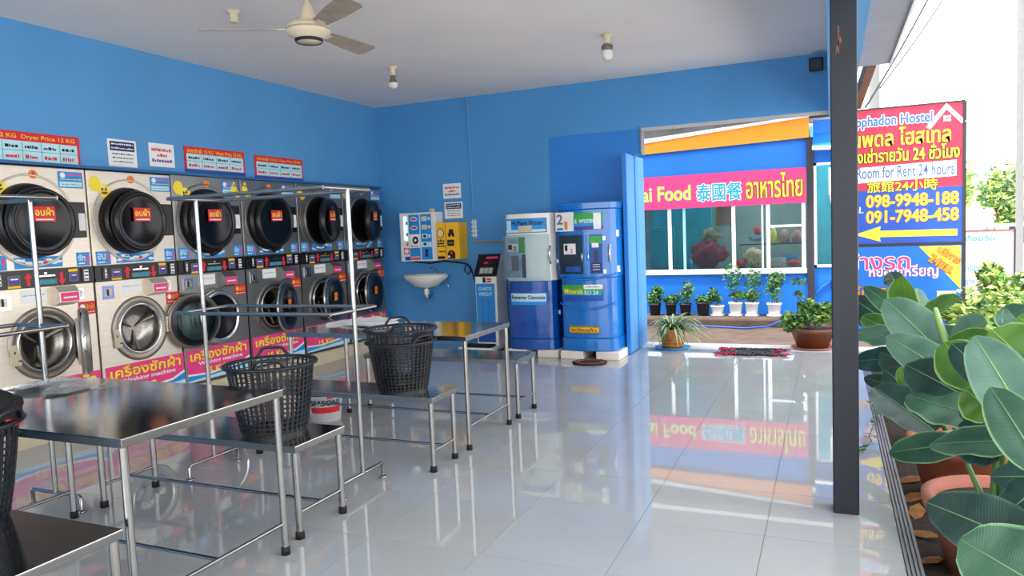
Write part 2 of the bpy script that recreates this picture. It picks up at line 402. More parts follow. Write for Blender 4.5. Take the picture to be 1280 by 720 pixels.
dry_txt = [('leftmost light steel tumble dryer with black round door, under the red 12 KG price board', 0),
    ('light steel tumble dryer under the two small white wall notices', 0), ('dark grey tumble dryer under the 15 KG wash price board, third from the left', 0),
    ('dark grey tumble dryer under the 15 KG dryer price board, fourth from the left', 0), ('dark grey tumble dryer with its black door ajar, second from the back wall', 0),
    ('dark grey tumble dryer with its black door ajar, nearest the back wall', 0)]
wash_txt = ['light steel washing machine at far left with its round door standing open edge-on', 'light steel washing machine with open drum and door swung fully back to the right',
    'grey washing machine with closed round chrome door, third from the left', 'grey washing machine with navy rimmed door ajar, fourth from the left',
    'grey washing machine with navy rimmed door, second from the back wall', 'grey washing machine with navy rimmed door, nearest the back wall']
for i in range(6):
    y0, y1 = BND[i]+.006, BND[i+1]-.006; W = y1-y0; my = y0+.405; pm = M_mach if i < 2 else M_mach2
    fr = Fr((MF, y0, 0), (0, 1, 0), (0, 0, 1), (1, 0, 0))
    # ------------- dryer
    root = thing('tumble_dryer', dry_txt[i][0], 'dryer', (MF-.04, (y0+y1)/2, 1.2), 'dryers stacked along the left wall')
    zt = 2.13 if i < 2 else 2.14
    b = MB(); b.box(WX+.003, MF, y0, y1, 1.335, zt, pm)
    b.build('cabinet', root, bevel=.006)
    prot = (.12, .12, .06, .06, .05, .05)[i]; dy_ = my-.035 if i < 2 else my-.02
    b = MB(); b.lathe([(.352, 0), (.356, .006), (.348, .008), (.34, .003)], (MF, my-.02, 1.715), pm, (1, 0, 0), 40)
    b.lathe([(.29, .002), (.285, .03), (.268, prot*.7), (.25, prot*.72), (.24, .02)], (MF, dy_, 1.71), M_black, (1, 0, 0), 40)
    if i > 3: b.lathe([(.292, .002), (.296, .02), (.286, .03)], (MF, dy_, 1.71), M_machgrey, (1, 0, 0), 40)
    b.lathe([(.245, .03), (.0, .02)], (MF, dy_, 1.71), M_black, (1, 0, 0), 30)
    if i in (2, 3): b.lathe([(.315, .002), (.31, .04), (.28, .06)], (MF, dy_, 1.705), M_black, (1, 0, 0), 40)
    if i in (2, 3): b.fpoly(fr, [(.42, 1.36), (.52, 1.40), (.70, 1.62), (.70, 1.86), (.52, 1.99), (.40, 1.9), (.3, 1.5)], .001, .035, M_black)
    b.build('door_frame', root)
    b = MB(); b.fbox(fr, .60, .80, 1.575, 1.86, .002, .045, M_black); b.build('hinge_plate', root, bevel=.006)
    b = MB(); b.fbox(fr, .735 if i < 1 else .70, .79, 1.63, 1.77, .0455, .048, M_paper)
    if i != 1: b.build('white_label', root)
    ang = [0, 0, 0, 0, 15, 18][i]
    rad = .285 if i in (2, 3) else .262
    door_disc(root, 'dryer_door', dy_+rad, 1.70, rad, ang, M_black, M_black, M_blackg, prot*.8, .075, sign=.085)
    b = MB(); b.fell(fr, .422, 2.07, .035, .035, 0, .004, M_orange); b.ftext(fr, str(i+1), .41, 2.05, .434, 2.09, .0045, M_red); b.build('round_sticker', root)
    if i < 3: b = MB(); smiley(b, fr, .155, 1.965, .058); b.build('smiley_sticker', root)
    if i in (1, 2): b = MB(); b.fell(fr, .075, 2.02, .055, .065, 0, .002, M_yel); b.build('round_sticker', root)
    if i >= 2: b = MB(); hand_sticker(b, fr, .06 if i > 2 else .78, 2.03, .065); b.build('hand_sticker', root)
    b = MB(); b.fbox(fr, .62, .83, 1.975, 2.105, 0, .002, M_blue); b.fell(fr, .66, 2.075, .022, .022, .002, .0035, M_paper, 14)
    dline(b, fr, .70, .82, 2.075, .002, M_pink, .014, i); dline(b, fr, .64, .82, 2.04, .002, M_yel, .008, i+9); b.fbox(fr, .63, .82, 1.985, 2.025, .002, .003, M_cyan)
    dline(b, fr, .65, .80, 2.0, .003, M_grn, .006, i+5)
    b.build('info_sticker', root)
    for (ua, ub, word, arrow) in ((.03, .165, 'อบ', 1), (.72, .835, 'ซัก', -1)):
        b = MB(); b.fbox(fr, ua, ub, 1.345, 1.455, 0, .002, M_blue)
        b.ftext(fr, word, ua+.012, 1.385, ua+(ub-ua)*.66, 1.44, .003, M_cyan, off=.03); b.fbox(fr, ua+.015, ua+(ub-ua)*.6, 1.36, 1.37, .002, .003, M_paper)
        c_ = ua+(ub-ua)*.82
        b.fbox(fr, c_-.008, c_+.008, 1.37, 1.43, .002, .003, M_pink)
        z_ = 1.44 if arrow > 0 else 1.36; b.fpoly(fr, [(c_-.018, 1.40+.018*arrow), (c_+.018, 1.40+.018*arrow), (c_, z_)][::arrow], .002, .0032, M_pink)
        b.build('blue_sticker', root)
    b = MB(); b.fbox(fr, .22, .60, 1.35, 1.435, 0, .002, M_blue)
    rnd = random.Random(i)
    for k in range(9): b.fell(fr, .25+.04*k, 1.37+rnd.random()*.05, .028, .012, .002, .003+.0002*k, M_paper, 10)
    b.fell(fr, .46, 1.385, .02, .018, .0045, .006, M_red, 10); dline(b, fr, .30, .44, 1.405, .0055, M_deep, .01, i)
    b.build('cloud_sticker', root)
    # coin strip: belongs to the dryer's lower edge
    b = MB(); b.fbox(fr, 0, W, 1.205, 1.335, -.09, .012, M_black)
    strip = b.build('coin_panel', root)
    for ua, ub, va, vb, m_ in ((.065, .123, 1.219, 1.324, M_black), (.74, .819, 1.211, 1.325, M_black)):
        b = MB(); b.fbox(fr, ua, ub, va, vb, .012, .02, m_); b.fbox(fr, ua+.02, ub-.02, va+.012, vb-.012, .02, .022, M_paper)
        for q in range(3): b.fbox(fr, ua+.024, ub-.024, va+.02+q*.03, va+.03+q*.03, .022, .024, M_ink)
        b.build('coin_slot', strip)
    for ua, ub in ((.150, .245), (.633, .711)):
        b = MB(); b.fbox(fr, ua, ub, 1.228, 1.30, .012, .018, M_grayp); b.fbox(fr, ua+.01, ub-.01, 1.235, 1.293, .018, .02, M_purple)
        b.fbox(fr, ua+.02, ub-.02, 1.27, 1.28, .02, .0215, M_paper)
        b.fbox(fr, ua, ub, 1.207, 1.224, .012, .016, M_gold) if ua < .3 else b.fbox(fr, ua, ub, 1.304, 1.326, .012, .016, M_gold)
        b.build('counter_screen', strip)
    for uc, s_ in ((.305, 1), (.572, -1)):
        b = MB(); zc = 1.262; b.fbox(fr, uc-.014, uc+.014, zc-.045*1, zc+.045, .012, .015, M_red)
        b.fpoly(fr, [(uc-.034, zc+.012*s_), (uc+.034, zc+.012*s_), (uc, zc+.058*s_)][::s_], .012, .0162, M_red); b.build('red_arrow', strip)
    b = MB(); b.fbox(fr, .345, .53, 1.218, 1.258, .012, .02, M_grayp); b.fbox(fr, .365, .51, 1.224, 1.25, .02, .022, M_teal)
    b.fbox(fr, .36, .52, 1.28, 1.29, .012, .015, M_chrome); b.fell(fr, .44, 1.305, .012, .008, .012, .02, M_chrome, 10); b.build('display', strip)
    # ------------- washer
    root = thing('washing_machine', wash_txt[i], 'washing machine', (MF-.04, (y0+y1)/2, .14), 'washing machines along the left wall')
    cz = .765; wy = y0+.40; hr = .212
    b = MB()
    # front panel with a round hole: ring of quads between circle and rectangle
    N = 48; ring = []; rect = []
    for k in range(N):
        a = 2*math.pi*k/N; ring.append((wy-y0+hr*math.cos(a), cz+hr*math.sin(a)))
        ca, sa = math.cos(a), math.sin(a); t_ = 1e9
        if ca > 1e-6: t_ = min(t_, (W-(wy-y0))/ca)
        if ca < -1e-6: t_ = min(t_, -(wy-y0)/ca)
        if sa > 1e-6: t_ = min(t_, (1.205-cz)/sa)
        if sa < -1e-6: t_ = min(t_, -(cz-.14)/sa)
        rect.append((wy-y0+ca*t_, cz+sa*t_))
    vs_ = [fr.p(u, v, 0) for u, v in ring]+[fr.p(u, v, 0) for u, v in rect]
    b.add(vs_, [(k, N+k, N+(k+1) % N, (k+1) % N) for k in range(N)], pm)
    for (ua, va) in ((0, .14), (W, .14), (0, 1.205), (W, 1.205)):   # fill the corners
        ks = sorted(range(N), key=lambda k: (rect[k][0]-ua)**2+(rect[k][1]-va)**2)
        near_v = min((k for k in range(N) if abs(rect[k][0]-ua) < 1e-4), key=lambda k: abs(rect[k][1]-va)); near_h = min((k for k in range(N) if abs(rect[k][1]-va) < 1e-4), key=lambda k: abs(rect[k][0]-ua))
        b.add([fr.p(*rect[near_v]), fr.p(*rect[near_h]), fr.p(ua, va)], [(0, 1, 2)], pm)
    b.fbox(fr, 0, .004, .14, 1.205, -.09, 0, pm); b.fbox(fr, W-.004, W, .14, 1.205, -.09, 0, pm); b.fbox(fr, 0, W, 1.2, 1.205, -.09, 0, pm)
    b.fbox(fr, 0, W, .14, .15, -.09, 0, pm)
    b.build('cabinet', root)
    b = MB(); b.lathe([(.285, 0), (.283, .012), (.262, .016), (.225, .014), (.21, -.002)], (MF, wy, cz), M_machgrey if i < 3 else M_mach2, (1, 0, 0), 44)
    b.lathe([(.222, .013), (.218, .022), (.206, .018), (.204, -.01)], (MF, wy, cz), M_chrome, (1, 0, 0), 44)
    b.fbox(fr, wy-y0-.275, wy-y0-.20, cz-.14, cz+.02, 0, .018, M_cream if i < 2 else M_mach2)
    b.fbox(fr, wy-y0-.25, wy-y0-.24, cz-.05, cz-.03, .018, .02, M_ink); b.fbox(fr, wy-y0-.225, wy-y0-.20, cz-.11, cz-.10, .018, .02, M_ink)
    b.build('door_frame', root)
    b = MB(); b.lathe([(.206, -.005), (.2, -.03), (.19, -.085), (.09, -.094), (.001, -.092)], (MF, wy, cz), M_drum, (1, 0, 0), 44)
    for k in range(3):
        a = 2*math.pi*k/3+.5; b.tube([(MF-.02, wy+.19*math.cos(a), cz+.19*math.sin(a)), (MF-.075, wy+.10*math.cos(a), cz+.10*math.sin(a)), (MF-.085, wy+.02*math.cos(a), cz+.02*math.sin(a))], [.02, .014, .006], M_machgrey, 8)
    b.build('drum', root)
    ang = [55, 166, 0, 20, 14, 12][i]
    rm_, fm_ = ((M_machgrey, M_mach), (M_machgrey, M_black), (M_chrome, M_machgrey), (M_navy, M_machgrey), (M_navy, M_machgrey), (M_navy, M_machgrey))[i]
    o, c, n, d = door_disc(root, 'washer_door', wy+.262, cz, .262, ang, rm_, fm_, M_blackg if i != 1 else M_glass, .03 if ang < 100 else .05, .07, cham=M_chrome)
    if i >= 3:
        f2 = Fr(c+n*.065, -d, (0, 0, 1), n); b = MB(); b.fbox(f2, -.05, .04, -.02, .075, 0, .002, M_orange); b.ftext(f2, 'ซัก', -.04, .01, .03, .06, .003, M_red); b.build('door_sticker', o)
    b = MB(); b.fbox(fr, wy-y0+.255, wy-y0+.31, cz-.07, cz+.07, .0, .035, M_mach if i < 2 else M_chrome)
    b.fbox(fr, wy-y0+.268, wy-y0+.297, cz-.05, cz+.05, .035, .037, M_ink); b.build('hinge', root)
    # controls
    b = MB(); b.fbox(fr, .242, .45, 1.085, 1.185, 0, .002, M_paper); dline(b, fr, .26, .43, 1.14, .002, M_grayp, .005, i); b.build('notice_label', root)
    b = MB(); b.fpoly(Fr((MF, y0+.49, 0), (1, 0, 0), (0, 0, 1), (0, 1, 0)), [(0, 1.04), (.09, 1.07), (.09, 1.15), (.04, 1.195), (0, 1.195)], 0, .17, pm); 
    b.fbox(fr, .50, .65, 1.075, 1.145, .09, .092, M_pink); b.fbox(fr, .52, .63, 1.10, 1.112, .092, .093, M_paper); b.build('detergent_drawer', root)
    b = MB(); b.fbox(fr, .055, .165, 1.05, 1.165, 0, .01, M_chrome); b.fbox(fr, .08, .14, 1.075, 1.14, .01, .014, M_drum); b.fbox(fr, .095, .11, 1.08, 1.135, .014, .018, M_ink)
    b.fbox(fr, .675, .755, 1.075, 1.165, 0, .01, M_chrome); b.fbox(fr, .695, .735, 1.095, 1.145, .01, .016, M_drum); b.build('lock_plate', root)
    b = MB(); b.fbox(fr, .70, .848, .945, 1.052, 0, .003, M_red); b.fell(fr, .735, 1.01, .022, .022, .003, .005, M_gold if i > 1 else M_paper, 12); b.ftext(fr, 'ซักผ้า', .765, .985, .84, 1.035, .004, M_gold); dline(b, fr, .715, .835, .96, .003, M_paper, .008, i)
    b.build('red_sticker', root)
    # pink banner across the foot of the machine
    b = MB(); b.fbox(fr, .03, .845, .165, .47, 0, .003, M_pink)
    wave = [(.03, .165), (.845, .165), (.845, .31), (.7, .255), (.5, .24), (.3, .225), (.03, .245)]
    b.fpoly(fr, wave, .003, .004, M_paper); b.fpoly(fr, [(.03, .165), (.845, .165), (.845, .285), (.7, .235), (.5, .222), (.3, .208), (.03, .228)], .004, .005, M_blue)
    b.fpoly(fr, [(.03, .165), (.6, .165), (.845, .165), (.845, .22), (.6, .205), (.03, .178)], .005, .006, M_cyan)
    b.ftext2(fr, 'เครื่องซักผ้า', .07, .365, .80, .462, .006, M_yel, M_gold, w=.004, off=.02)
    b.ftext(fr, 'Washing machine', .16, .30, .74, .35, .007, M_paper, off=.02)
    b.ftext(fr, '12 KG' if i < 2 else '15 KG', .24, .215, .52, .28, .008, M_yel, off=.03); b.build('banner', root)
# blue strip over the machines, with shade painted into its darker blue
tag(MB().box(WX+.001, MF+.015, 3.35, 8.55, 2.142, 2.165, mat('shadow blue capping', (40, 96, 150), .5)).build('capping_strip'), 'thin blue capping strip with painted-in shade running along the tops of the dryers', 'trim strip')

# ---------------------------------------------------------------- boards and notices on the left wall
frL = Fr((WX, 0, 0), (0, 1, 0), (0, 0, 1), (1, 0, 0))
def price_board(y0, y1, z0, z1, title, cols, label):
    b = MB(); b.fbox(frL, y0, y1, z0, z1, 0, .012, M_red)
    h = z1-z0; b.fbox(frL, y0+.02, y1-.025, z0+.015, z1-h*.3, .012, .015, M_cyan); b.fbox(frL, y0, y1, z0-.02, z0+.01, 0, .016, M_deep)
    o = tag(b.build('price_board'), label, 'price board')
    t = MB(); t.ftext(frL, title, y0+.03, z1-h*.26, y1-.04, z1-h*.06, .0135, M_gold, off=.02)
    w_ = (y1-y0-.045)/cols
    for k in range(cols):
        u = y0+.02+w_*k
        if k: t.fbox(frL, u-.002, u+.002, z0+.015, z1-h*.32, .015, .0165, M_teal)
        dline(t, frL, u+.02, u+w_-.03, z0+h*.48, .015, M_ink, .02, k); dline(t, frL, u+.02, u+w_-.03, z0+h*.16, .015, M_red, .024, k+20)
    t.fbox(frL, y0+.02, y1-.025, z0+h*.385, z0+h*.4, .015, .0165, M_teal)
    t.build('lettering', o)
price_board(3.30, 4.25, 2.16, 2.402, 'ราคาอบผ้า 12 KG  Dryer Price 12 KG', 6, 'red and cyan price board for 12 KG dryers at the far left of the wall')
price_board(5.34, 6.13, 2.205, 2.435, 'ราคาซักผ้า 15 KG  Wash Price 15 KG', 4, 'red and cyan price board for 15 KG washing, above the third dryer')
price_board(6.285, 7.07, 2.192, 2.424, 'ราคาอบผ้า 15 KG  Dryer Price 15 KG', 4, 'red and cyan price board for 15 KG dryers, nearest the back corner')
def notice(fr, u0, u1, v0, v1, label, style):
    b = MB(); b.fbox(fr, u0, u1, v0, v1, 0, .004, M_paper); o = tag(b.build('paper_notice'), label, 'notice')
    t = MB(); w_, h = u1-u0, v1-v0
    if style == 0:
        t.fbox(fr, u0+w_*.07, u1-w_*.07, v1-h*.42, v1-h*.08, .004, .005, M_dblue)
        for k in range(2): dline(t, fr, u0+w_*.12, u1-w_*.12, v1-h*(.2+.15*k), .005, M_paper, h*.05, k)
        for k in range(3): dline(t, fr, u0+w_*.14, u1-w_*.14, v1-h*(.56+.14*k), .004, M_ink, h*.04, k+5)
    else:
        dline(t, fr, u0+w_*.1, u1-w_*.1, v1-h*.34, .004, M_red, h*.12, 3); dline(t, fr, u0+w_*.3, u1-w_*.3, v1-h*.57, .004, M_red, h*.12, 4); dline(t, fr, u0+w_*.1, u1-w_*.1, v1-h*.8, .004, M_purple, h*.12, 6)
    t.build('lettering', o)
notice(frL, 4.52, 4.805, 2.19, 2.425, 'white paper notice with dark blue heading on left wall above second dryer', 0)
notice(frL, 4.94, 5.22, 2.215, 2.43, 'white paper notice with red writing on left wall above second dryer', 1)
frB = Fr((0, BY, 0), (1, 0, 0), (0, 0, 1), (0, -1, 0))
notice(frB, -4.73, -4.465, 1.955, 2.15, 'white paper notice with red writing on back wall above the yellow box', 1)
notice(frB, -4.72, -4.45, 1.69, 1.905, 'white paper notice with dark heading on back wall just above the yellow box', 0)

# ---------------------------------------------------------------- tables, benches, racks
def table(name, label, cat, x0, x1, y0, y1, h, rail_z, group, edge=.035, r=.016):
    root = thing(name, label, cat, ((x0+x1)/2, (y0+y1)/2, 0), group)
    b = MB(); b.box(x0, x1, y0, y1, h-.004, h, M_top); b.box(x0+.001, x1-.001, y0+.001, y1-.001, h-edge, h-.004, M_edge)
    b.build('table_top' if h > .6 else 'seat', root, bevel=.003)
    ix = .025
    for (x, y) in ((x0+ix, y0+ix), (x1-ix, y0+ix), (x0+ix, y1-ix), (x1-ix, y1-ix)):
        b = MB(); b.tube([(x, y, .03), (x, y, h-edge+.002)], r, M_steel, 14); leg = b.build('leg', root)
        b = MB(); b.lathe([(r*.6, 0), (r*1.35, 0), (r*1.3, .035), (r*.9, .04)], (x, y, 0), M_rubber, n=14); b.build('rubber_foot', leg)
    for x in (x0+ix, x1-ix):
        b = MB(); b.tube([(x, y0+ix+r*.8, rail_z), (x, y1-ix-r*.8, rail_z)], .009, M_steel); b.build('side_rail', root)
    ym = (y0+y1)/2
    b = MB(); b.tube([(x0+ix, ym, rail_z), (x1-ix, ym, rail_z)], .009, M_steel); b.build('long_rail', root)
    return root
table('steel_table', 'stainless steel table nearest the camera, behind the black basket at left', 'table', -3.88, -2.355, 1.82, 2.68, .79, .15, 'stainless steel tables')
table('steel_table', 'long stainless steel table near the back, holding papers at its left end', 'table', -3.80, -2.262, 4.385, 5.12, .79, .16, 'stainless steel tables')
table('steel_bench', 'low stainless steel bench at bottom left corner, nearest the camera', 'bench', -3.9, -2.335, 1.30, 1.785, .475, .15, 'low stainless steel benches', r=.017)
table('steel_bench', 'low stainless steel bench carrying a single black basket in the middle', 'bench', -3.86, -2.41, 2.80, 3.20, .475, .13, 'low stainless steel benches', r=.017)
table('steel_bench', 'low stainless steel bench carrying the two nested black baskets', 'bench', -3.72, -2.268, 3.90, 4.235, .475, .13, 'low stainless steel benches', r=.017)
table('steel_bench', 'low stainless steel bench farthest back, in front of the weighing scale', 'bench', -3.72, -2.265, 5.26, 5.65, .475, .13, 'low stainless steel benches', r=.017)

def rack(label, e0, e1, wdir, half, zt, zm):
    """clothes rack: e0,e1 = floor points below the two end posts; wdir = direction of the end bars"""
    e0, e1, wdir = Vector(e0), Vector(e1), Vector(wdir)
    root = thing('clothes_rack', label, 'clothes rack', (e0+e1)/2, 'steel clothes racks')
    for e in (e0, e1):
        b = MB(); b.tube([e+Vector((0, 0, .09)), e+Vector((0, 0, zt))], .014, M_steel, 12); b.build('post', root)
        b = MB(); a, c = e-wdir*half, e+wdir*half
        b.tube([a+Vector((0, 0, .012)), a+Vector((0, 0, .085)), a+wdir*.012+Vector((0, 0, .095)), c-wdir*.012+Vector((0, 0, .095)), c+Vector((0, 0, .085)), c+Vector((0, 0, .012))], .011, M_steel, 10)
        foot = b.build('foot_bar', root)
        b = MB()
        for q in (a, c): b.lathe([(.0, 0), (.024, 0), (.024, .01), (.012, .016)], q, M_steel, n=14)
        b.build('glide', foot)
    for z, nm in ((zt, 'top_frame'), (zm, 'shelf_frame')):
        for s in (-1, 1):
            b = MB(); b.tube([e0+wdir*half*s*1.05+Vector((0, 0, z)), e1+wdir*half*s*1.05+Vector((0, 0, z))], .012, M_steel, 10); b.build('long_bar', root)
        for e in (e0, e1):
            b = MB(); b.tube([e-wdir*half*1.06+Vector((0, 0, z)), e+wdir*half*1.06+Vector((0, 0, z))], .012, M_steel, 10); b.build('end_bar', root)
    return root
rack('tall steel clothes rack standing across behind the near table and baskets', (-3.71, 3.53, 0), (-2.545, 3.53, 0), (0, 1, 0), .205, 1.765, 1.062)
rack('tall steel clothes rack at the far left edge, running towards the camera', (-4.09, 2.72, 0), (-4.09, 1.45, 0), (1, 0, 0), .205, 1.765, 1.062)

def basket(label, c, rt, rb, h, rot=0, su=1.0, grey_handle=False, cols=40):
    c = Vector(c); root = thing('laundry_basket', label, 'laundry basket', c, 'black plastic laundry baskets')
    b = MB()
    def P(r, z, a): return c+Vector((r*math.cos(a)*su, r*math.sin(a), z))
    rad = lambda z: rb+(rt-rb)*(z/h)**.8
    rings = [.0, .03]+[.03+(h-.05)*k/13 for k in range(1, 14)]
    dw = 2*math.pi/cols*.20
    for k in range(cols):          # ribs
        a = 2*math.pi*k/cols; zs = [.0, h*.33, h*.66, h-.01]; vs_ = []; fs = []
        for z in zs:
            r = rad(z); vs_ += [P(r+.002, z, a-dw), P(r+.002, z, a+dw), P(r-.002, z, a+dw), P(r-.002, z, a-dw)]
        for q in range(3):
            for e in range(4): fs.append((q*4+e, q*4+(e+1) % 4, q*4+4+(e+1) % 4, q*4+4+e))
        b.add(vs_, fs, M_basket)
    for z in rings:
        r = rad(z); t = .0022; b.lathe([(r-t, z-t), (r+t, z-t), (r+t, z+t), (r-t, z+t), (r-t, z-t)], c, M_basket, n=cols, su=1, sv=su) if False else b.add(
            [P(rr, zz, 2*math.pi*k/cols) for (rr, zz) in ((r-t, z-t), (r+t, z-t), (r+t, z+t), (r-t, z+t)) for k in range(cols)],
            [(q*cols+k, q*cols+(k+1) % cols, ((q+1) % 4)*cols+(k+1) % cols, ((q+1) % 4)*cols+k) for q in range(4) for k in range(cols)], M_basket)
    b.add([P(rr, zz, 2*math.pi*k/cols) for (rr, zz) in ((rb+.003, 0), (rb+.004, .02), (.001, .012)) for k in range(cols)],
          [(q*cols+k, q*cols+(k+1) % cols, (q+1)*cols+(k+1) % cols, (q+1)*cols+k) for q in range(2) for k in range(cols)], M_basket)
    b.build('body', root)
    b = MB(); prof = [(rt-.004, h-.012), (rt+.02, h-.012), (rt+.024, h-.004), (rt+.018, h+.004), (rt-.002, h+.004), (rt-.004, h-.012)]
    b.add([P(rr, zz, 2*math.pi*k/cols) for (rr, zz) in prof for k in range(cols)], [(q*cols+k, q*cols+(k+1) % cols, (q+1)*cols+(k+1) % cols, (q+1)*cols+k) for q in range(5) for k in range(cols)], M_basket, True)
    b.build('rim', root)
    for s in (0, math.pi):
        b = MB(); pts = []
        for t in range(11):
            u = t/10; a = rot+s+(-.36+.72*u); hh = min(1, min(u, 1-u)*4.5); pts.append(P(rt+.012+.012*hh, h+.045*hh, a))
        b.tube(pts, .009, M_grayp if (grey_handle and s) else M_basket, 8); b.build('handle', root)
    return root
basket('single black mesh laundry basket on the middle bench', (-2.72, 3.01, .475), .222, .165, .37, rot=-.9)
basket('lower of the two nested black laundry baskets on the second bench', (-2.58, 4.07, .475), .212, .158, .33, rot=-.3, grey_handle=True)
basket('upper of the two nested black laundry baskets, set inside the other', (-2.59, 4.085, .487+.05), .222, .160, .345, rot=2.2)
basket('black laundry basket heaped with dark clothes at the left edge of the photo', (-2.985, 1.60, .475), .225, .165, .38, rot=.4)
# dark clothes in the left basket
def blob(mb, c, r, m, seed, n=14):
    rnd = random.Random(seed); vs_ = []; fs = []
    for i in range(n+1):
        for k in range(n):
            th = math.pi*i/n; ph = 2*math.pi*k/n
            d = Vector((math.sin(th)*math.cos(ph), math.sin(th)*math.sin(ph), math.cos(th)))
            q = 1+.22*math.sin(3*ph+seed+4*th)+.12*math.sin(7*th+5*ph+seed*2)
            vs_.append(Vector(c)+Vector((d.x*r[0], d.y*r[1], d.z*r[2]))*q)
    for i in range(n):
        for k in range(n): fs.append((i*n+k, (i+1)*n+k, (i+1)*n+(k+1) % n, i*n+(k+1) % n))
    mb.add(vs_, fs, m, True)
b = MB(); blob(b, (-2.98, 1.61, .895), (.17, .17, .085), M_cloth, 1); blob(b, (-2.87, 1.70, .885), (.10, .09, .06), M_cloth, 2); blob(b, (-3.06, 1.64, .86), (.14, .13, .08), M_cloth, 3)
blob(b, (-2.82, 1.70, .862), (.028, .02, .008), M_red, 5)
blob(b, (-2.80, 1.73, .848), (.018, .02, .012), M_red, 4)
tag(b.build('crumpled_clothes'), 'crumpled black clothes with red bits heaped in the left-edge basket', 'clothes')

# papers and clear bag on tables
for k, (x, y, a, l) in enumerate(((-3.42, 5.0, .1, 'white folded newspaper lying topmost on the papers on the back table'), (-3.36, 4.86, -.25, 'white newspaper lying under the others on the back table'), (-3.56, 4.93, .4, 'loose white sheets at the left end of the back table'))):
    b = MB(); z = .792+.009*(2-k); fr = Fr((x, y, z), (math.cos(a), math.sin(a), 0), (-math.sin(a), math.cos(a), 0), (0, 0, 1))
    n_ = 10; vs_ = []
    for i in range(n_):
        for j in range(6):
            vs_.append(fr.p(-.2+.4*i/(n_-1), -.13+.26*j/5, .010+.008*math.sin(i*1.3+k)*math.sin(j*.9)))
    b.add(vs_, [(i*6+j, (i+1)*6+j, (i+1)*6+j+1, i*6+j+1) for i in range(n_-1) for j in range(5)], M_paper, True)
    b.fbox(fr, -.198, .198, -.128, .128, 0, .006, M_paper)
    tag(b.build('newspaper'), l, 'newspaper')
b = MB(); rnd = random.Random(3); n_ = 14; vs_ = []
for i in range(n_):
    for j in range(8):
        vs_.append(Vector((-3.85+.5*i/(n_-1), 2.30+.25*j/7+.05*math.sin(i), .796+.022*rnd.random()*(math.sin(math.pi*i/(n_-1)))+.002)))
b.add(vs_, [(i*8+j, (i+1)*8+j, (i+1)*8+j+1, i*8+j+1) for i in range(n_-1) for j in range(7)], M_plglass, True)
tag(b.build('plastic_bag'), 'crumpled clear plastic film lying on the nearest steel table', 'plastic film')

# buckets on the floor
def bucket(c, rt, rb, h, m, label, red=False):
    root = thing('bucket', label, 'bucket', c)
    b = MB(); b.lathe([(.001, 0), (rb, 0), (rt, h), (rt+.008, h), (rt+.008, h+.012), (rt-.006, h+.012), (rb-.004, .01), (.001, .008)], c, m, n=32); b.build('body', root)
    b = MB(); pts = [Vector(c)+Vector((math.cos(a)*(rt+.01), math.sin(a)*(rt+.01)*.55-.0, h-.005-.03*math.sin(a))) for a in [math.pi*k/14 for k in range(15)]]
    b.tube(pts, .003, M_steel, 6); b.build('handle', root)
    if red:
        f = Vector((.62, -.78, 0)); b = MB(); n_ = 16
        def arc(z0, z1, m_, a0=-1.0, a1=1.0, off=.002):
            vs_ = []
            for i in range(n_):
                a = math.atan2(f.y, f.x)+a0+(a1-a0)*i/(n_-1)
                for z in (z0, z1):
                    r = rb+(rt-rb)*z/h+off; vs_.append(Vector(c)+Vector((r*math.cos(a), r*math.sin(a), z)))
            b.add(vs_, [(2*i, 2*i+2, 2*i+3, 2*i+1) for i in range(n_-1)], m_, True)
        arc(h*.28, h*.46, M_red); arc(h*.8, h*.97, M_ink); arc(h*.72, h*.8, M_red, .1, .7)
        b.build('label_band', root)
        b = MB(); vs_, fs = text_geo('SEASONS', .03); xs = [p[0] for p in vs_]; ax, bx = min(xs), max(xs); out = []
        ay, by_ = min(p[1] for p in vs_), max(p[1] for p in vs_)
        for x, y in vs_:
            a = math.atan2(f.y, f.x)-.95+1.9*(x-ax)/(bx-ax); z = h*(.51+.17*(y-ay)/(by_-ay)); r = rb+(rt-rb)*z/h+.003
            out.append(Vector(c)+Vector((r*math.cos(a), r*math.sin(a), z)))
        b.add(out, fs, M_ink); b.build('lettering', root)
bucket((-3.84, 4.86, 0), .15, .12, .27, M_paper, 'white bucket with black lettering and red band behind the middle bench', True)
bucket((-3.96, 3.72, 0), .135, .10, .25, mat('pink plastic', (222, 160, 176), .4), 'pink plastic bucket under the middle bench')

# ---------------------------------------------------------------- ceiling fan and lamps
root = thing('ceiling_fan', 'cream three-bladed ceiling fan hanging at top left', 'ceiling fan', (-3.30, 4.24, CZ))
fc = Vector((-3.27, 4.2, 2.905))
b = MB(); b.lathe([(.001, -.075), (.085, -.072), (.09, -.05), (.135, -.03), (.15, -.005), (.15, .02), (.13, .045), (.10, .055), (.001, .058)], fc, M_fan, n=36); b.build('motor_housing', root)
b = MB(); b.lathe([(.088, -.076), (.094, -.066), (.096, -.055)], fc, M_ink, n=36); b.lathe([(.151, .0), (.153, .006), (.151, .012)], fc, M_fanb, n=36); b.build('trim_ring', root)
b = MB(); b.lathe([(.068, .055), (.05, .10), (.03, .17), (.022, .19), (.001, .19)], fc, M_fan, n=24); b.build('lower_canopy', root)
b = MB(); b.tube([fc+Vector((0, 0, .15)), fc+Vector((0, 0, .345))], .012, M_fan); b.build('down_rod', root)
b = MB(); b.lathe([(.02, .24), (.065, .34), (.065, .345)], fc, M_fan, n=24); b.build('ceiling_cup', root)
def tocam(u, v, z):
    d = ray(u, v); t = (z-CAM_H)/d.z; return Vector((0, 0, CAM_H))+d*t
L3 = tocam(248, 40, 2.905); a0 = math.atan2(L3.y-fc.y, L3.x-fc.x)
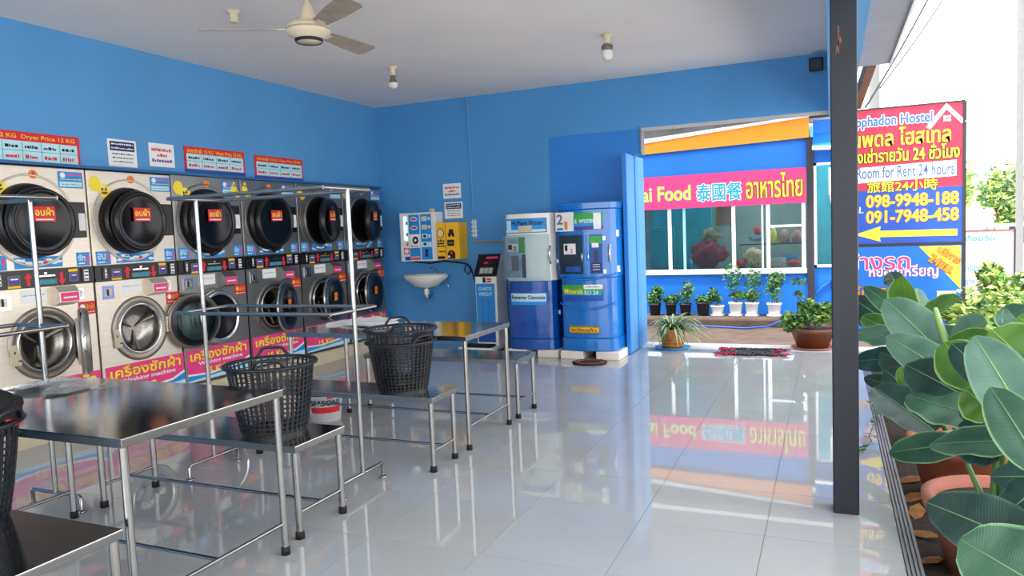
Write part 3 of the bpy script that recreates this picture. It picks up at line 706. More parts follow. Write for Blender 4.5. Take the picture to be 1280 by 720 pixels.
for k in range(3):
    a = a0+2*math.pi*k/3; d = Vector((math.cos(a), math.sin(a), 0)); s_ = Vector((-math.sin(a), math.cos(a), 0)); tilt = .24
    up = (Vector((0, 0, 1))*math.cos(tilt)+s_*math.sin(tilt)); sd = (s_*math.cos(tilt)-Vector((0, 0, 1))*math.sin(tilt))
    b = MB(); fr = Fr(fc+Vector((0, 0, .012)), d, sd, up)
    b.fpoly(fr, [(.13, -.018), (.24, -.03), (.24, .03), (.13, .018)], -.004, .004, M_fan); arm = b.build('blade_arm', root)
    b = MB(); b.fpoly(fr, [(.2, -.05), (.45, -.078), (.68, -.088), (.715, -.07), (.72, .04), (.69, .075), (.45, .07), (.2, .05)], -.003, .003, M_fanb); b.build('blade', root)
def lamp(x, y, bulb, label, r=.04, zb=3.02):
    root = thing('ceiling_lamp', label, 'ceiling lamp', (x, y, CZ))
    b = MB(); b.lathe([(.001, 0), (.05, 0), (.05, -.012), (.032, -.018), (.028, -.07), (.034, -.085), (.001, -.086)], (x, y, CZ), M_fan, n=20); b.build('socket', root)
    if bulb == 1:
        b = MB(); b.lathe([(.028, -.085), (.03, -.12), (.045, -.15), (.052, -.165)], (x, y, CZ), M_machgrey, n=20); b.build('bulb_collar', root)
        b = MB(); b.lathe([(.052, -.165), (.05, -.19), (.038, -.213), (.001, -.225)], (x, y, CZ), M_bulb, n=24); b.build('bulb', root)
    if bulb == 2:
        b = MB(); b.lathe([(.028, -.085), (.05, -.10), (.052, -.15)], (x, y, CZ), M_machgrey, n=20); 
        for q in range(3): b.lathe([(.053, -.108-.014*q), (.055, -.112-.014*q), (.053, -.116-.014*q)], (x, y, CZ), M_grayp, n=20)
        b.build('bulb_collar', root)
        b = MB(); b.lathe([(.052, -.15), (.053, -.19), (.046, -.222), (.02, -.236), (.001, -.238)], (x, y, CZ), M_bulb, n=24); b.build('bulb', root)
lamp(-4.18, 4.48, 0, 'empty cream lamp socket on ceiling to the left of the fan')
lamp(-4.20, 6.74, 1, 'ceiling lamp with round bulb near the back left corner')
lamp(-1.87, 6.70, 2, 'ceiling lamp with cylindrical LED bulb in front of the opening')
# floodlight on the back wall
root = thing('floodlight', 'small dark floodlight on the back wall at top right next to the post', 'floodlight', (-.122, BY, 3.12))
b = MB(); b.fbox(frB, -.20, -.06, 3.05, 3.19, .07, .13, M_black); b.build('lamp_body', root, bevel=.01)
b = MB(); b.fbox(frB, -.185, -.075, 3.075, 3.165, .13, .134, mat('dark lens', (60, 66, 76), .15)); b.build('lens', root)
b = MB(); b.tube([(-.12, BY, 3.12), (-.12, BY-.08, 3.12)], .02, M_black); b.build('bracket', root)
# conduit and pipe
b = MB(); b.tube([(-4.315, BY-.012, 3.25), (-4.285, BY-.012, 1.40)], .012, M_wallL); b.fbox(frB, -4.31, -4.26, 1.43, 1.66, .0, .02, M_white)
for k in range(4): b.fbox(frB, -4.325, -4.25, 1.45+.055*k, 1.465+.055*k, 0, .026, M_white)
tag(b.build('conduit'), 'thin vertical blue conduit running down the back wall from the ceiling', 'conduit')
tag(MB().tube([(-4.27, BY-.02, 1.375), (-3.45, BY-.02, 1.36)], .013, mat('tan pipe', (150, 130, 100), .5)).build('water_pipe'), 'tan horizontal water pipe on back wall left of the white water machine', 'pipe')

# ---------------------------------------------------------------- dispensers on the back wall
root = thing('detergent_dispenser', 'white wall-hung detergent vending box with blue columns above the sink', 'vending box', (-5.03, BY, 1.14))
frV = Fr((0, 8.50, 0), (1, 0, 0), (0, 0, 1), (0, -1, 0))
b = MB(); b.box(-5.31, -4.755, 8.50, BY, 1.14, 1.785, M_white); b.build('cabinet', root, bevel=.008)
b = MB(); b.fbox(frV, -5.25, -5.19, 1.42, 1.74, 0, .003, mat('backlit strip', (215, 235, 255), .3, emit=.25)); b.build('light_strip', root)
for q, z in enumerate((1.65, 1.50, 1.37)):
    b = MB(); b.fbox(frV, -5.205, -5.185, z-.02, z+.02, .003, .015, M_grayp); b.build('coin_slot', root)
b = MB(); b.fbox(frV, -5.26, -5.175, 1.235, 1.32, 0, .003, M_pink); b.fell(frV, -5.217, 1.278, .03, .03, .003, .005, M_paper, 16); b.fbox(frV, -5.245, -5.165, 1.155, 1.205, 0, .003, M_deep); b.build('sticker', root)
for x0_, x1_ in ((-5.165, -5.005), (-4.985, -4.825)):
    b = MB(); b.fbox(frV, x0_, x1_, 1.16, 1.76, 0, .006, M_blue); o = b.build('product_column', root)
    g = MB(); xc = (x0_+x1_)/2
    if x0_ < -5.1:
        for z in (1.70, 1.585): g.fell(frV, xc, z, .055, .03, .006, .009, M_cyan, 20); g.fell(frV, xc, z, .042, .014, .009, .011, M_red, 16)
        g.fbox(frV, x0_, x1_, 1.32, 1.50, .006, .009, M_paper); g.fell(frV, xc+.015, 1.42, .045, .05, .009, .012, M_ink, 20); g.fell(frV, xc+.015, 1.42, .018, .02, .012, .014, M_paper, 14)
        g.fbox(frV, x0_+.01, x1_-.01, 1.17, 1.19, .006, .009, M_pink); g.fbox(frV, x0_+.01, x1_-.01, 1.19, 1.205, .006, .009, M_gold)
        dline(g, frV, x0_+.02, x1_-.02, 1.335, .009, M_red, .014, 2)
    else:
        for z in (1.70, 1.59, 1.47, 1.365):
            g.fbox(frV, x0_+.02, x0_+.10, z-.03, z+.03, .006, .010, M_cyan); g.fell(frV, x0_+.06, z, .024, .018, .010, .013, M_gold if z > 1.5 else M_ink, 12); g.fbox(frV, x1_-.04, x1_-.015, z-.02, z+.02, .006, .012, M_paper)
        g.fbox(frV, x0_, x1_, 1.325, 1.395, .006, .008, M_cyan); g.fbox(frV, xc-.02, xc+.02, 1.20, 1.30, .006, .014, M_dblue)
    g.build('product_pictures', o)
b = MB(); b.lathe([(.001, 0), (.04, 0), (.04, .045), (.001, .046)], (-4.86, 8.6, 1.785), mat('cream tape', (214, 205, 160), .5), n=20)
tag(b.build('tape_roll'), 'small cream roll standing on top of the white detergent vending box', 'tape roll')
root = thing('coin_changer', 'bright orange-yellow wall box with black printing beside the white vending box', 'vending box', (-4.55, BY, 1.15))
b = MB(); b.box(-4.735, -4.40, 8.46, BY, 1.155, 1.635, M_gold); b.build('cabinet', root, bevel=.006)
frY = Fr((0, 8.46, 0), (1, 0, 0), (0, 0, 1), (0, -1, 0))
b = MB(); b.fbox(frY, -4.598, -4.592, 1.16, 1.63, 0, .003, M_woodp); b.fell(frY, -4.67, 1.50, .052, .062, 0, .004, M_ink, 24); b.fell(frY, -4.67, 1.50, .043, .052, .004, .006, mat('pale dial', (236, 214, 150), .4), 24)
b.fbox(frY, -4.72, -4.62, 1.355, 1.375, 0, .003, M_ink); dline(b, frY, -4.72, -4.61, 1.385, 0, M_ink, .03, 1); dline(b, frY, -4.72, -4.61, 1.32, 0, M_ink, .02, 2)
dline(b, frY, -4.71, -4.61, 1.25, 0, M_ink, .02, 3); b.fbox(frY, -4.72, -4.62, 1.165, 1.20, 0, .003, M_ink)
b.fbox(frY, -4.56, -4.47, 1.47, 1.50, 0, .003, M_ink); b.fbox(frY, -4.545, -4.48, 1.50, 1.545, 0, .003, M_ink); b.fell(frY, -4.54, 1.465, .018, .018, 0, .004, M_ink, 12); b.fell(frY, -4.485, 1.465, .018, .018, 0, .004, M_ink, 12)
b.fbox(frY, -4.575, -4.475, 1.33, 1.41, 0, .003, M_ink); dline(b, frY, -4.56, -4.49, 1.365, .003, M_gold, .008, 4)
b.fell(frY, -4.52, 1.225, .055, .05, 0, .003, M_ink, 20); b.fell(frY, -4.52, 1.24, .022, .018, .003, .004, M_red, 12); b.fbox(frY, -4.575, -4.465, 1.165, 1.215, 0, .0035, M_ink); b.fbox(frY, -4.575, -4.54, 1.18, 1.205, .0035, .005, M_paper)
b.build('printed_front', root)
# power cable
b = MB(); pts = [(-5.2, 8.66, 1.13), (-4.95, 8.66, 1.10), (-4.75, 8.66, 1.13), (-4.5, 8.64, 1.10), (-4.37, 8.62, 1.08), (-4.32, 8.6, 1.0), (-4.36, 8.6, .95), (-4.42, 8.6, 1.0), (-4.39, 8.6, 1.07), (-4.33, 8.6, 1.05), (-4.28, 8.6, .9), (-4.23, 8.64, .7), (-4.27, 8.65, .5), (-4.22, 8.66, .42), (-4.18, 8.68, .46)]
b.tube(pts, .009, M_rubber, 8); tag(b.build('power_cable'), 'black power cable looping down the back wall beside the weighing scale', 'cable')
# sink
root = thing('wash_basin', 'small white wall-hung wash basin with chrome tap on the back wall', 'sink', (-4.96, BY, .78))
b = MB(); sc = Vector((-4.96, 8.52, .80)); N = 32; prof = [(.02, -.02), (.16, .0), (.24, .06), (.30, .10), (.325, .135), (.325, .155), (.30, .155), (.27, .13), (.17, .05), (.001, .03)]
vs_ = []
for r, h in prof:
    for k in range(N):
        a = 2*math.pi*k/N; vs_.append(sc+Vector((r*math.cos(a), max(-.19, min(.18, r*.62*math.sin(a))), h)))
b.add(vs_, [(q*N+k, q*N+(k+1) % N, (q+1)*N+(k+1) % N, (q+1)*N+k) for q in range(len(prof)-1) for k in range(N)], M_white, True)
b.box(-5.16, -4.74, 8.62, BY, .90, .96, M_white); b.build('basin', root)
b = MB(); b.tube([(-4.87, 8.63, .95), (-4.87, 8.63, 1.03), (-4.88, 8.56, 1.05), (-4.885, 8.52, 1.02)], .011, M_chrome); b.tube([(-4.90, 8.63, .985), (-4.84, 8.63, .985)], .01, M_chrome); b.tube([(-4.80, 8.63, .95), (-4.80, 8.63, .985), (-4.77, 8.61, .985)], .01, M_chrome); b.build('tap', root)
b = MB(); b.tube([(-4.955, 8.52, .80), (-4.955, 8.52, .66), (-4.955, 8.53, .62), (-4.955, 8.58, .61), (-4.955, 8.62, .65), (-4.955, 8.69, .68)], .02, M_chrome); b.lathe([(.03, 0), (.035, .05), (.03, .08)], (-4.955, 8.52, .69), M_white, n=16); b.build('drain_trap', root)
b = MB(); b.tube([(-4.70, 8.69, .86), (-4.70, 8.64, .86), (-4.68, 8.62, .80), (-4.66, 8.63, .76), (-4.67, 8.68, .78)], .008, M_chrome, 8); b.build('supply_hose', root)

# ---------------------------------------------------------------- weighing scale
root = thing('weighing_scale', 'blue and white coin weighing scale standing between the sink and the water machines', 'weighing scale', (-4.0, 8.4, 0))
frS = Fr((0, 8.14, 0), (1, 0, 0), (0, 0, 1), (0, -1, 0))
b = MB(); sp_ = Fr((-4.07, 0, 0), (0, 1, 0), (0, 0, 1), (1, 0, 0))
b.fpoly(sp_, [(8.14, .02), (8.34, .02), (8.46, .10), (8.46, 1.16), (8.36, 1.20), (8.30, 1.20), (8.14, .93)], 0, .30, M_white); b.build('column', root, bevel=.01)
b = MB(); b.fbox(frS, -4.055, -3.80, .32, .845, 0, .012, M_blue); b.build('front_panel', root, bevel=.008)
b = MB(); b.ftext(frS, 'CHECK', -4.02, .76, -3.83, .80, .0135, M_cyan, off=.02); b.ftext(frS, 'WEIGHT', -4.02, .69, -3.83, .735, .0135, M_cyan, off=.02)
b.fbox(frS, -3.985, -3.955, .34, .66, .012, .016, mat('mid blue print', (50, 120, 200), .4)); b.fbox(frS, -3.905, -3.875, .34, .66, .012, .016, MATS['mid blue print'])
b.build('lettering', root)
sl = Vector((0, .16, .27)).normalized(); nn = Vector((0, -.27, .16)).normalized(); frT = Fr((-4.07, 8.14, .93), (1, 0, 0), sl, nn)
b = MB(); b.fbox(frT, -.005, .305, .0, .315, 0, .02, M_black); b.build('display_hood', root, bevel=.006)
b = MB(); b.fbox(frT, .06, .25, .03, .12, .02, .024, M_grayp); b.fbox(frT, .07, .24, .15, .22, .02, .024, mat('dark red display', (60, 20, 26), .2)); b.fbox(frT, .10, .16, .17, .20, .024, .026, M_red); b.fbox(frT, .12, .28, .245, .275, .02, .024, M_pink)
for q in range(3): b.fbox(frT, .07+.06*q, .12+.06*q, .04, .11, .024, .026, M_mach)
b.build('display', root)
b = MB(); b.fbox(frS, -3.96, -3.92, .86-.005, .92, .0, .006, M_ink); b.fbox(frS, -3.90, -3.84, .86, .91, 0, .004, M_red); dline(b, frS, -3.895, -3.845, .88, .004, M_paper, .008, 1); b.build('coin_slot', root)
b = MB(); b.box(-4.22, -3.74, 7.90, 8.30, .015, .06, M_white); b.build('base', root, bevel=.02)
b = MB(); b.box(-4.18, -3.80, 7.93, 8.12, .06, .085, M_rubber); b.build('weighing_platform', root, bevel=.01)
b = MB(); b.fbox(frS, -4.05, -3.81, .10, .30, 0, .004, M_deep); b.build('lower_panel', root)
b = MB(); b.lathe([(.0, -.012), (.025, -.012), (.028, 0), (.025, .012), (0, .012)], (-4.25, 8.0, .03), M_white, (0, 1, 0), 16); b.build('caster', root)

for o in root.children: o.location = (-.07, .20, 0)
# ---------------------------------------------------------------- water vending machines
def vend_body(x0, x1, yf, yb, z0, z1, m, root, name, bulge=.05, cr=.07, taper=0):
    n_ = 16; pts = []
    for k in range(n_+1):
        t = k/n_; x = x0+(x1-x0)*t; y = yf-bulge*math.sin(math.pi*t)
        e = min(t, 1-t)*(x1-x0)
        if e < cr: y = yf+cr*(1-math.sqrt(max(0, 1-(1-e/cr)**2)))-bulge*math.sin(math.pi*t)
        pts.append((x, y))
    pts += [(x1, yb), (x0, yb)]
    fr = Fr((0, 0, 0), (1, 0, 0), (0, 1, 0), (0, 0, 1))
    b = MB(); b.fpoly(fr, pts, z0, z1, m)
    return b.build(name, root, bevel=.008)
def bowed(mb, x0, x1, xa, xb, yf, bulge, z0, z1, m, off=.004, n_=10):
    vs_ = []
    for k in range(n_+1):
        x = xa+(xb-xa)*k/n_; t = (x-x0)/(x1-x0); y = yf-bulge*math.sin(math.pi*t)-off
        vs_ += [(x, y, z0), (x, y, z1), (x, y+off+.002, z0), (x, y+off+.002, z1)]
    fs = [(4*k, 4*k+4, 4*k+5, 4*k+1) for k in range(n_)]+[(4*k+1, 4*k+5, 4*k+7, 4*k+3) for k in range(n_)]+[(4*k, 4*k+2, 4*k+6, 4*k+4) for k in range(n_)]+[(0, 1, 3, 2), (4*n_, 4*n_+2, 4*n_+3, 4*n_+1)]
    mb.add(vs_, fs, m, False)
def bowtext(mb, x0, x1, xa, xb, yf, bulge, z0, z1, body, m, off=.008, bold=.02):
    vs_, fs = text_geo(body, bold); ax, bx = min(p[0] for p in vs_), max(p[0] for p in vs_); ay, by_ = min(p[1] for p in vs_), max(p[1] for p in vs_)
    out = []
    for x, y in vs_:
        X = xa+(xb-xa)*(x-ax)/(bx-ax); t = (X-x0)/(x1-x0); out.append((X, yf-bulge*math.sin(math.pi*t)-off, z0+(z1-z0)*(y-ay)/(by_-ay)))
    mb.add(out, fs, m)
X0, X1, YF = -3.55, -2.93, 7.98
root = thing('water_vending_machine', 'water vending machine with white upper half and dark blue lower half', 'water machine', ((X0+X1)/2, 8.2, 0))
vend_body(X0, X1, YF, 8.62, .09, .215, M_wblue, root, 'base_step', .055)
vend_body(X0+.008, X1-.008, YF+.01, 8.62, .215, .92, M_wblue, root, 'lower_body', .05)
vend_body(X0, X1, YF, 8.62, .90, 1.685, M_white, root, 'upper_body', .05)
A = (X0, X1)
b = MB(); bowed(b, *A, X0+.03, X1-.07, YF, .05, 1.46, 1.63, M_grayp, .004); bowed(b, *A, X0+.038, X1-.078, YF, .05, 1.468, 1.622, M_blue, .008)
bowed(b, *A, X0+.05, X0+.11, YF, .05, 1.50, 1.61, M_cyan, .011); bowed(b, *A, X0+.04, X1-.08, YF, .05, 1.47, 1.50, M_cyan, .010)
bowtext(b, *A, X0+.12, X1-.10, YF, .05, 1.55, 1.605, 'Hi Pure Water', M_dblue, .013); bowed(b, *A, X0+.21, X0+.38, YF, .05, 1.475, 1.545, M_cream, .014); b.build('name_panel', root)
b = MB(); bowed(b, *A, X0+.02, X1-.07, YF, .05, .925, 1.43, M_white, .012); b.build('front_door', root)
b = MB(); bowed(b, *A, X0+.025, X0+.29, YF, .05, .94, 1.415, mat('cool grey window', (150, 176, 200), .25, var=.3, scale=9), .016); bowed(b, *A, X0+.10, X0+.20, YF, .05, 1.02, 1.20, M_grayp, .019); bowed(b, *A, X0+.05, X0+.20, YF, .05, 1.25, 1.34, M_paper, .020)
bowtext(b, *A, X0+.06, X0+.12, YF, .05, 1.27, 1.33, '1', M_ink, .023); bowtext(b, *A, X0+.13, X0+.18, YF, .05, 1.26, 1.31, '2', M_ink, .023); bowed(b, *A, X0+.21, X0+.28, YF, .05, 1.23, 1.41, M_grn, .018); bowed(b, *A, X0+.245, X0+.29, YF, .05, .94, 1.21, M_dblue, .0185)
b.build('dispensing_window', root)
b = MB(); bowed(b, *A, X0+.30, X1-.08, YF, .05, .935, 1.42, M_paper, .02); bowed(b, *A, X0+.38, X0+.46, YF, .05, 1.05, 1.22, M_white, .024); b.build('white_panel', root)
b = MB(); bowed(b, *A, X0-.005, X1-.05, YF, .05, .90, 1.44, M_plglass, .034); b.build('plastic_sheet', root)
b = MB(); bowed(b, *A, X0+.05, X1-.07, YF, .05, .42, .79, M_wblue, .012); b.build('lower_hatch', root)
b = MB(); bowed(b, *A, X0+.08, X1-.10, YF, .05, .62, .755, M_cyan, .018); bowed(b, *A, X0+.08, X1-.10, YF, .05, .62, .66, M_blue, .0195); bowtext(b, *A, X0+.09, X1-.11, YF, .05, .685, .735, 'Reverse Osmosis', M_dblue, .022); b.build('lower_sticker', root)
for z in (1.06, 1.20):
    pass
b = MB(); b.tube([(X1-.045, YF-.005, 1.30), (X1-.04, YF-.045, 1.27), (X1-.04, YF-.045, 1.13), (X1-.045, YF-.005, 1.10)], .012, M_chrome); b.build('handle', root)
for z in (1.50, 1.12, .52):
    b = MB(); b.box(X1-.002, X1+.02, YF+.10, YF+.15, z-.025, z+.025, M_chrome); b.build('latch', root)
for k, (x, l) in enumerate(((X0-.01, 'white foam block under the left side of the white-topped water machine'), (X1-.24, 'white foam block under the right side of the white-topped water machine'))):
    tag(MB().box(x, x+.26, YF-.03, YF+.35, 0, .088, mat('off white foam block', (226, 218, 204), .9)).build('foam_block', bevel=.008), l, 'foam block', 'foam blocks under the water machines')
X0, X1, YF = -2.885, -2.20, 7.96; A = (X0, X1)
root = thing('water_vending_machine', 'taller all-blue water vending machine beside the light blue gate leaf', 'water machine', ((X0+X1)/2, 8.2, 0))
vend_body(X0, X1, YF, 8.62, .095, .24, M_wblueB, root, 'base_step', .065)
vend_body(X0+.01, X1-.01, YF+.012, 8.62, .24, .93, M_wblueB, root, 'lower_body', .06)
vend_body(X0, X1, YF, 8.62, .93, 1.70, M_wblueB, root, 'upper_body', .06)
vend_body(X0-.01, X1+.01, YF-.015, 8.62, 1.70, 1.775, M_wblueB, root, 'top_cap', .06)
b = MB()
for zc in (.60, .935):   # bowed mouldings
    pts = [(X0+.01+(X1-X0-.02)*k/14, YF-.062*math.sin(math.pi*k/14)+(.05 if k in (0, 14) else .005), zc+.035-.06*math.sin(math.pi*k/14)) for k in range(15)]
    b.tube(pts, .014, M_wblueB, 8)
b.build('moulding', root)
b = MB(); bowed(b, *A, X0+.03, X1-.12, YF, .06, 1.47, 1.66, M_grn, .006); bowed(b, *A, X0+.03, X1-.12, YF, .06, 1.47, 1.51, M_purple, .008); bowed(b, *A, X0+.03, X1-.12, YF, .06, 1.51, 1.55, M_blue, .0075)
bowtext(b, *A, X0+.24, X1-.20, YF, .06, 1.545, 1.60, 'a water', M_cyan, .011); bowed(b, *A, X1-.22, X1-.14, YF, .06, 1.475, 1.655, M_paper, .0095); b.build('name_panel', root)
b = MB(); bowed(b, *A, X0+.0, X0+.23, YF, .06, 1.46, 1.675, M_paper, .02); bowtext(b, *A, X0+.02, X0+.10, YF, .06, 1.54, 1.655, '2', M_grayp, .024); bowtext(b, *A, X0+.12, X0+.16, YF, .06, 1.48, 1.57, '1', M_orange, .024)
bowed(b, *A, X0+.02, X0+.10, YF, .06, 1.475, 1.50, M_blue, .023); b.build('price_card', root)
b = MB(); bowed(b, *A, X0+.02, X1-.11, YF, .06, .955, 1.43, M_wblueB, .012)
b.build('front_frame', root)
b = MB(); bowed(b, *A, X0+.035, X0+.335, YF, .06, .975, 1.415, mat('dark machine glass', (36, 52, 66), .12), .016)
gl = b.build('dispensing_window', root)
b = MB(); bowed(b, *A, X0+.10, X0+.25, YF, .06, 1.20, 1.32, M_paper, .020); bowtext(b, *A, X0+.115, X0+.15, YF, .06, 1.24, 1.305, '1', M_ink, .024); bowtext(b, *A, X0+.185, X0+.215, YF, .06, 1.215, 1.26, '2', M_red, .024)
bowed(b, *A, X0+.12, X0+.30, YF, .06, 1.00, 1.06, M_deep, .019); b.build('price_card', root)
b = MB(); bowed(b, *A, X0+.37, X0+.375+.006, YF, .06, .97, 1.42, M_blue, .018); bowed(b, *A, X0+.41, X1-.13, YF, .06, .975, 1.415, M_deep, .015)
bowed(b, *A, X0+.415, X1-.135, YF, .06, 1.31, 1.40, M_grn, .019); bowed(b, *A, X0+.44, X1-.17, YF, .06, 1.27, 1.32, M_paper, .0205); bowed(b, *A, X0+.465, X1-.18, YF, .06, 1.11, 1.24, M_black, .021); bowed(b, *A, X0+.43, X1-.145, YF, .06, .99, 1.10, M_dblue, .020)
for z in (1.02, 1.05, 1.075): bowed(b, *A, X0+.445, X1-.16, YF, .06, z, z+.006, M_paper, .022)
b.build('control_door', root)
for x, z0_, z1_ in ((X0+.325, 1.12, 1.21), (X0+.40, 1.12, 1.21)):
    b = MB(); y = YF-.075; b.tube([(x, y+.02, z0_), (x, y-.012, z0_+.015), (x, y-.012, z1_-.015), (x, y+.02, z1_)], .008, M_chrome); b.build('small_handle', root)
b = MB(); b.tube([(X1-.06, YF+.005, 1.30), (X1-.05, YF-.05, 1.27), (X1-.05, YF-.05, 1.12), (X1-.06, YF+.005, 1.09)], .013, M_chrome); b.build('handle', root)
for z in (1.42, 1.02):
    b = MB(); b.box(X1-.005, X1+.02, YF+.08, YF+.13, z-.035, z+.035, M_chrome); b.build('latch', root)
for z in (1.37, 1.0):
    b = MB(); bowed(b, *A, X1-.12, X1-.095, YF, .06, z-.02, z+.02, M_chrome, .02); b.build('hinge', root)
b = MB(); bowed(b, *A, X0+.06, X1-.14, YF, .06, .67, .855, M_deep, .010); bowed(b, *A, X0+.06, X1-.14, YF, .06, .77, .855, M_grn, .012); bowed(b, *A, X0+.07, X1-.15, YF, .06, .735, .775, M_teal, .013)
bowed(b, *A, X0+.33, X1-.14, YF, .06, .805, .855, M_paper, .014); bowtext(b, *A, X0+.09, X0+.32, YF, .06, .75, .81, 'Minerals', M_yel, .016); bowtext(b, *A, X0+.34, X1-.19, YF, .06, .74, .79, 'RO 24', M_cyan, .016); dline(b, Fr((0, YF-.06, 0), (1, 0, 0), (0, 0, 1), (0, -1, 0)), X0+.35, X1-.17, .825, .0145, M_ink, .008, 4)
b.build('mineral_sticker', root)
b = MB(); bowed(b, *A, X0+.14, X1-.20, YF, .06, .30, .385, M_gold, .010)
for k in range(15):
    x = X0+.145+k*.0235; f = Fr((0, YF-.062, 0), (1, 0, 0), (0, 0, 1), (0, -1, 0)); b.fpoly(f, [(x, .37), (x+.011, .37), (x+.018, .385), (x+.007, .385)], .008, .0125, M_ink); b.fpoly(f, [(x, .30), (x+.011, .30), (x+.018, .315), (x+.007, .315)], .008, .0125, M_ink)
bowtext(b, *A, X0+.16, X1-.22, YF, .06, .322, .362, 'ระวังแก้ว', M_ink, .014); b.build('warning_sticker', root)
for k, (x, l) in enumerate(((X0+.02, 'white foam block under the left side of the all-blue water machine'), (X1-.24, 'white foam block under the right side of the all-blue water machine'))):
    tag(MB().box(x, x+.27, YF-.06, YF+.35, 0, .093, MATS['off white foam block']).build('foam_block', bevel=.008), l, 'foam block', 'foam blocks under the water machines')
# small oval rag rug in front of it
root = None
b = MB(); c0 = Vector((-2.45, 7.69, .0))
b.lathe([(.001, .012), (.13, .014), (.14, .004)], c0, mat('dark rug weave', (44, 32, 34), .95), n=28, su=1, sv=.95)
for q, (r_, m_) in enumerate(((.135, M_woodp), (.155, mat('red rug braid', (150, 58, 50), .95)), (.175, MATS['dark rug weave']))):
    pts = [c0+Vector((r_*1.05*math.cos(2*math.pi*k/30), r_*.9*math.sin(2*math.pi*k/30), .011+.003*math.sin(k*1.7))) for k in range(31)]
    b.tube(pts, .011, m_, 8, cap=False)
tag(b.build('oval_rug'), 'small oval braided rug in dark and rust red before the blue water machine', 'rug')

# ---------------------------------------------------------------- blue gate leaf beside the opening
root = thing('gate_leaf', 'light blue sheet gate leaf standing open beside the blue water machine', 'gate', (-2.15, 8.7, 0))
MB().box(-2.17, -2.14, 8.29, 9.17, .01, 2.325, M_leafdoor).build('panel', root, bevel=.004)
b = MB(); b.box(-2.178, -2.132, 8.275, 8.305, .008, 2.33, M_board); b.build('edge_frame', root)
# doormat
root = thing('doormat', 'flat woven doormat with dark centre and pink-red fringed ends at the back threshold', 'doormat', (-.83, 8.66, 0))
rnd = random.Random(5)
mm = [mat('charcoal rag', (48, 44, 50), .95), mat('crimson rag', (176, 32, 72), .95), mat('grey rag', (90, 84, 88), .95)]
b = MB(); b.box(-1.10, -.54, 8.47, 8.84, 0, .012, mm[0]); b.build('weave', root)
b = MB()
for k in range(150):
    x = rnd.uniform(-1.2, -.45); y = rnd.choice([rnd.uniform(8.44, 8.52), rnd.uniform(8.78, 8.86), rnd.uniform(8.45, 8.85)])
    m_ = mm[1] if (x < -.98 or x > -.6) and rnd.random() < .65 else rnd.choice([mm[0], mm[0], mm[2]])
    a = rnd.uniform(0, 6.28); d = Vector((math.cos(a), math.sin(a), 0))*.035; p = Vector((x, y, .012))
    b.tube([p-d, p+Vector((0, 0, .012)), p+d], .008, m_, 5)
o = b.build('rag_tufts', root); o['kind'] = 'stuff'

# ---------------------------------------------------------------- restaurant across the yard
RY = 12.4
rest = thing('restaurant_building', 'bright blue eatery building with orange fascia across the back yard', 'building', (-1.8, RY, -.13))
b = MB(); b.box(-6.0, -.33, RY, RY+.12, -.13, .66, M_rblue); b.box(-6.0, -.33, RY, RY+.12, 2.24, 3.0, M_rblue); b.box(-6, -2.93, RY, RY+.12, .66, 2.24, M_rblue)
b.box(-.24, 1.4, RY, RY+.12, -.13, .74, M_rblue); b.box(-.24, 1.4, RY, RY+.12, 2.35, 3.0, M_rblue); b.box(.55, 1.4, RY, RY+.12, .74, 2.35, M_rblue)
b.build('front_wall', rest)
b = MB(); b.add([at(760, 198, 12.3), at(1011, 171.5, 12.3), at(1011, 146, 12.3), at(760, 187, 12.3), at(760, 198, 12.4), at(1011, 171.5, 12.4), at(1011, 146, 12.4), at(760, 187, 12.4)],
                [(0, 1, 2, 3), (7, 6, 5, 4), (0, 4, 5, 1), (1, 5, 6, 2), (2, 6, 7, 3), (3, 7, 4, 0)], M_rorange); b.build('orange_fascia', rest)
b = MB(); b.add([at(760, 187, 12.25), at(1011, 146, 12.25), at(1011, 143, 12.25), at(760, 181, 12.25), at(760, 187, 12.4), at(1011, 146, 12.4), at(1011, 143, 12.4), at(760, 181, 12.4)],
                [(0, 1, 2, 3), (7, 6, 5, 4), (0, 4, 5, 1), (1, 5, 6, 2), (2, 6, 7, 3), (3, 7, 4, 0)], M_wframe); b.build('roof_edge', rest)
b = MB(); b.add([at(740, 184, 12.3), at(1011, 143, 12.3), at(1011, 128, 12.3), at(740, 140, 12.3), at(740, 184, 12.4), at(1011, 143, 12.4), at(1011, 128, 12.4), at(740, 140, 12.4)],
                [(0, 1, 2, 3), (7, 6, 5, 4), (0, 4, 5, 1), (1, 5, 6, 2), (2, 6, 7, 3), (3, 7, 4, 0)], mat('rough grey render', (120, 116, 112), .9, var=.25, scale=5)); b.build('upper_render', rest)
b = MB(); b.box(-6, .1, 11.9, 14.5, 3.15, 3.22, M_conc); b.build('roof', rest)
b = MB(); b.box(-.335, -.235, RY-.05, RY+.12, -.13, 2.75, M_darkcol); b.build('corner_column', rest)
MB().box(-6, .12, 12.6, 12.7, 3.0, 4.6, mat('added backdrop grey', (84, 84, 88), .8)).build('added_grey_backdrop', rest)  # added grey backdrop, stands in for a roof underside mirrored in the floor
b = MB()
aw = [(-.24, 12.35, 2.74), (1.4, 12.35, 2.74), (1.4, 11.7, 2.42), (-.24, 12.0, 2.52)]
b.add(aw+[(x, y, z+.05) for x, y, z in aw], [(3, 2, 1, 0), (4, 5, 6, 7), (0, 1, 5, 4), (1, 2, 6, 5), (2, 3, 7, 6), (3, 0, 4, 7)], M_rblue)
b.tube([(-.24, 11.99, 2.545), (1.4, 11.69, 2.445)], .03, M_wframe, 8)
b.build('awning', rest)
frR = Fr((0, RY-.03, 0), (1, 0, 0), (0, 0, 1), (0, -1, 0))
xs = [-2.93, -2.47, -1.44, -.91, -.385]
sill = MB(); sill.fbox(frR, -2.95, -.345, .655, .725, -.14, .02, M_wframe); sill.build('window_sill', rest)
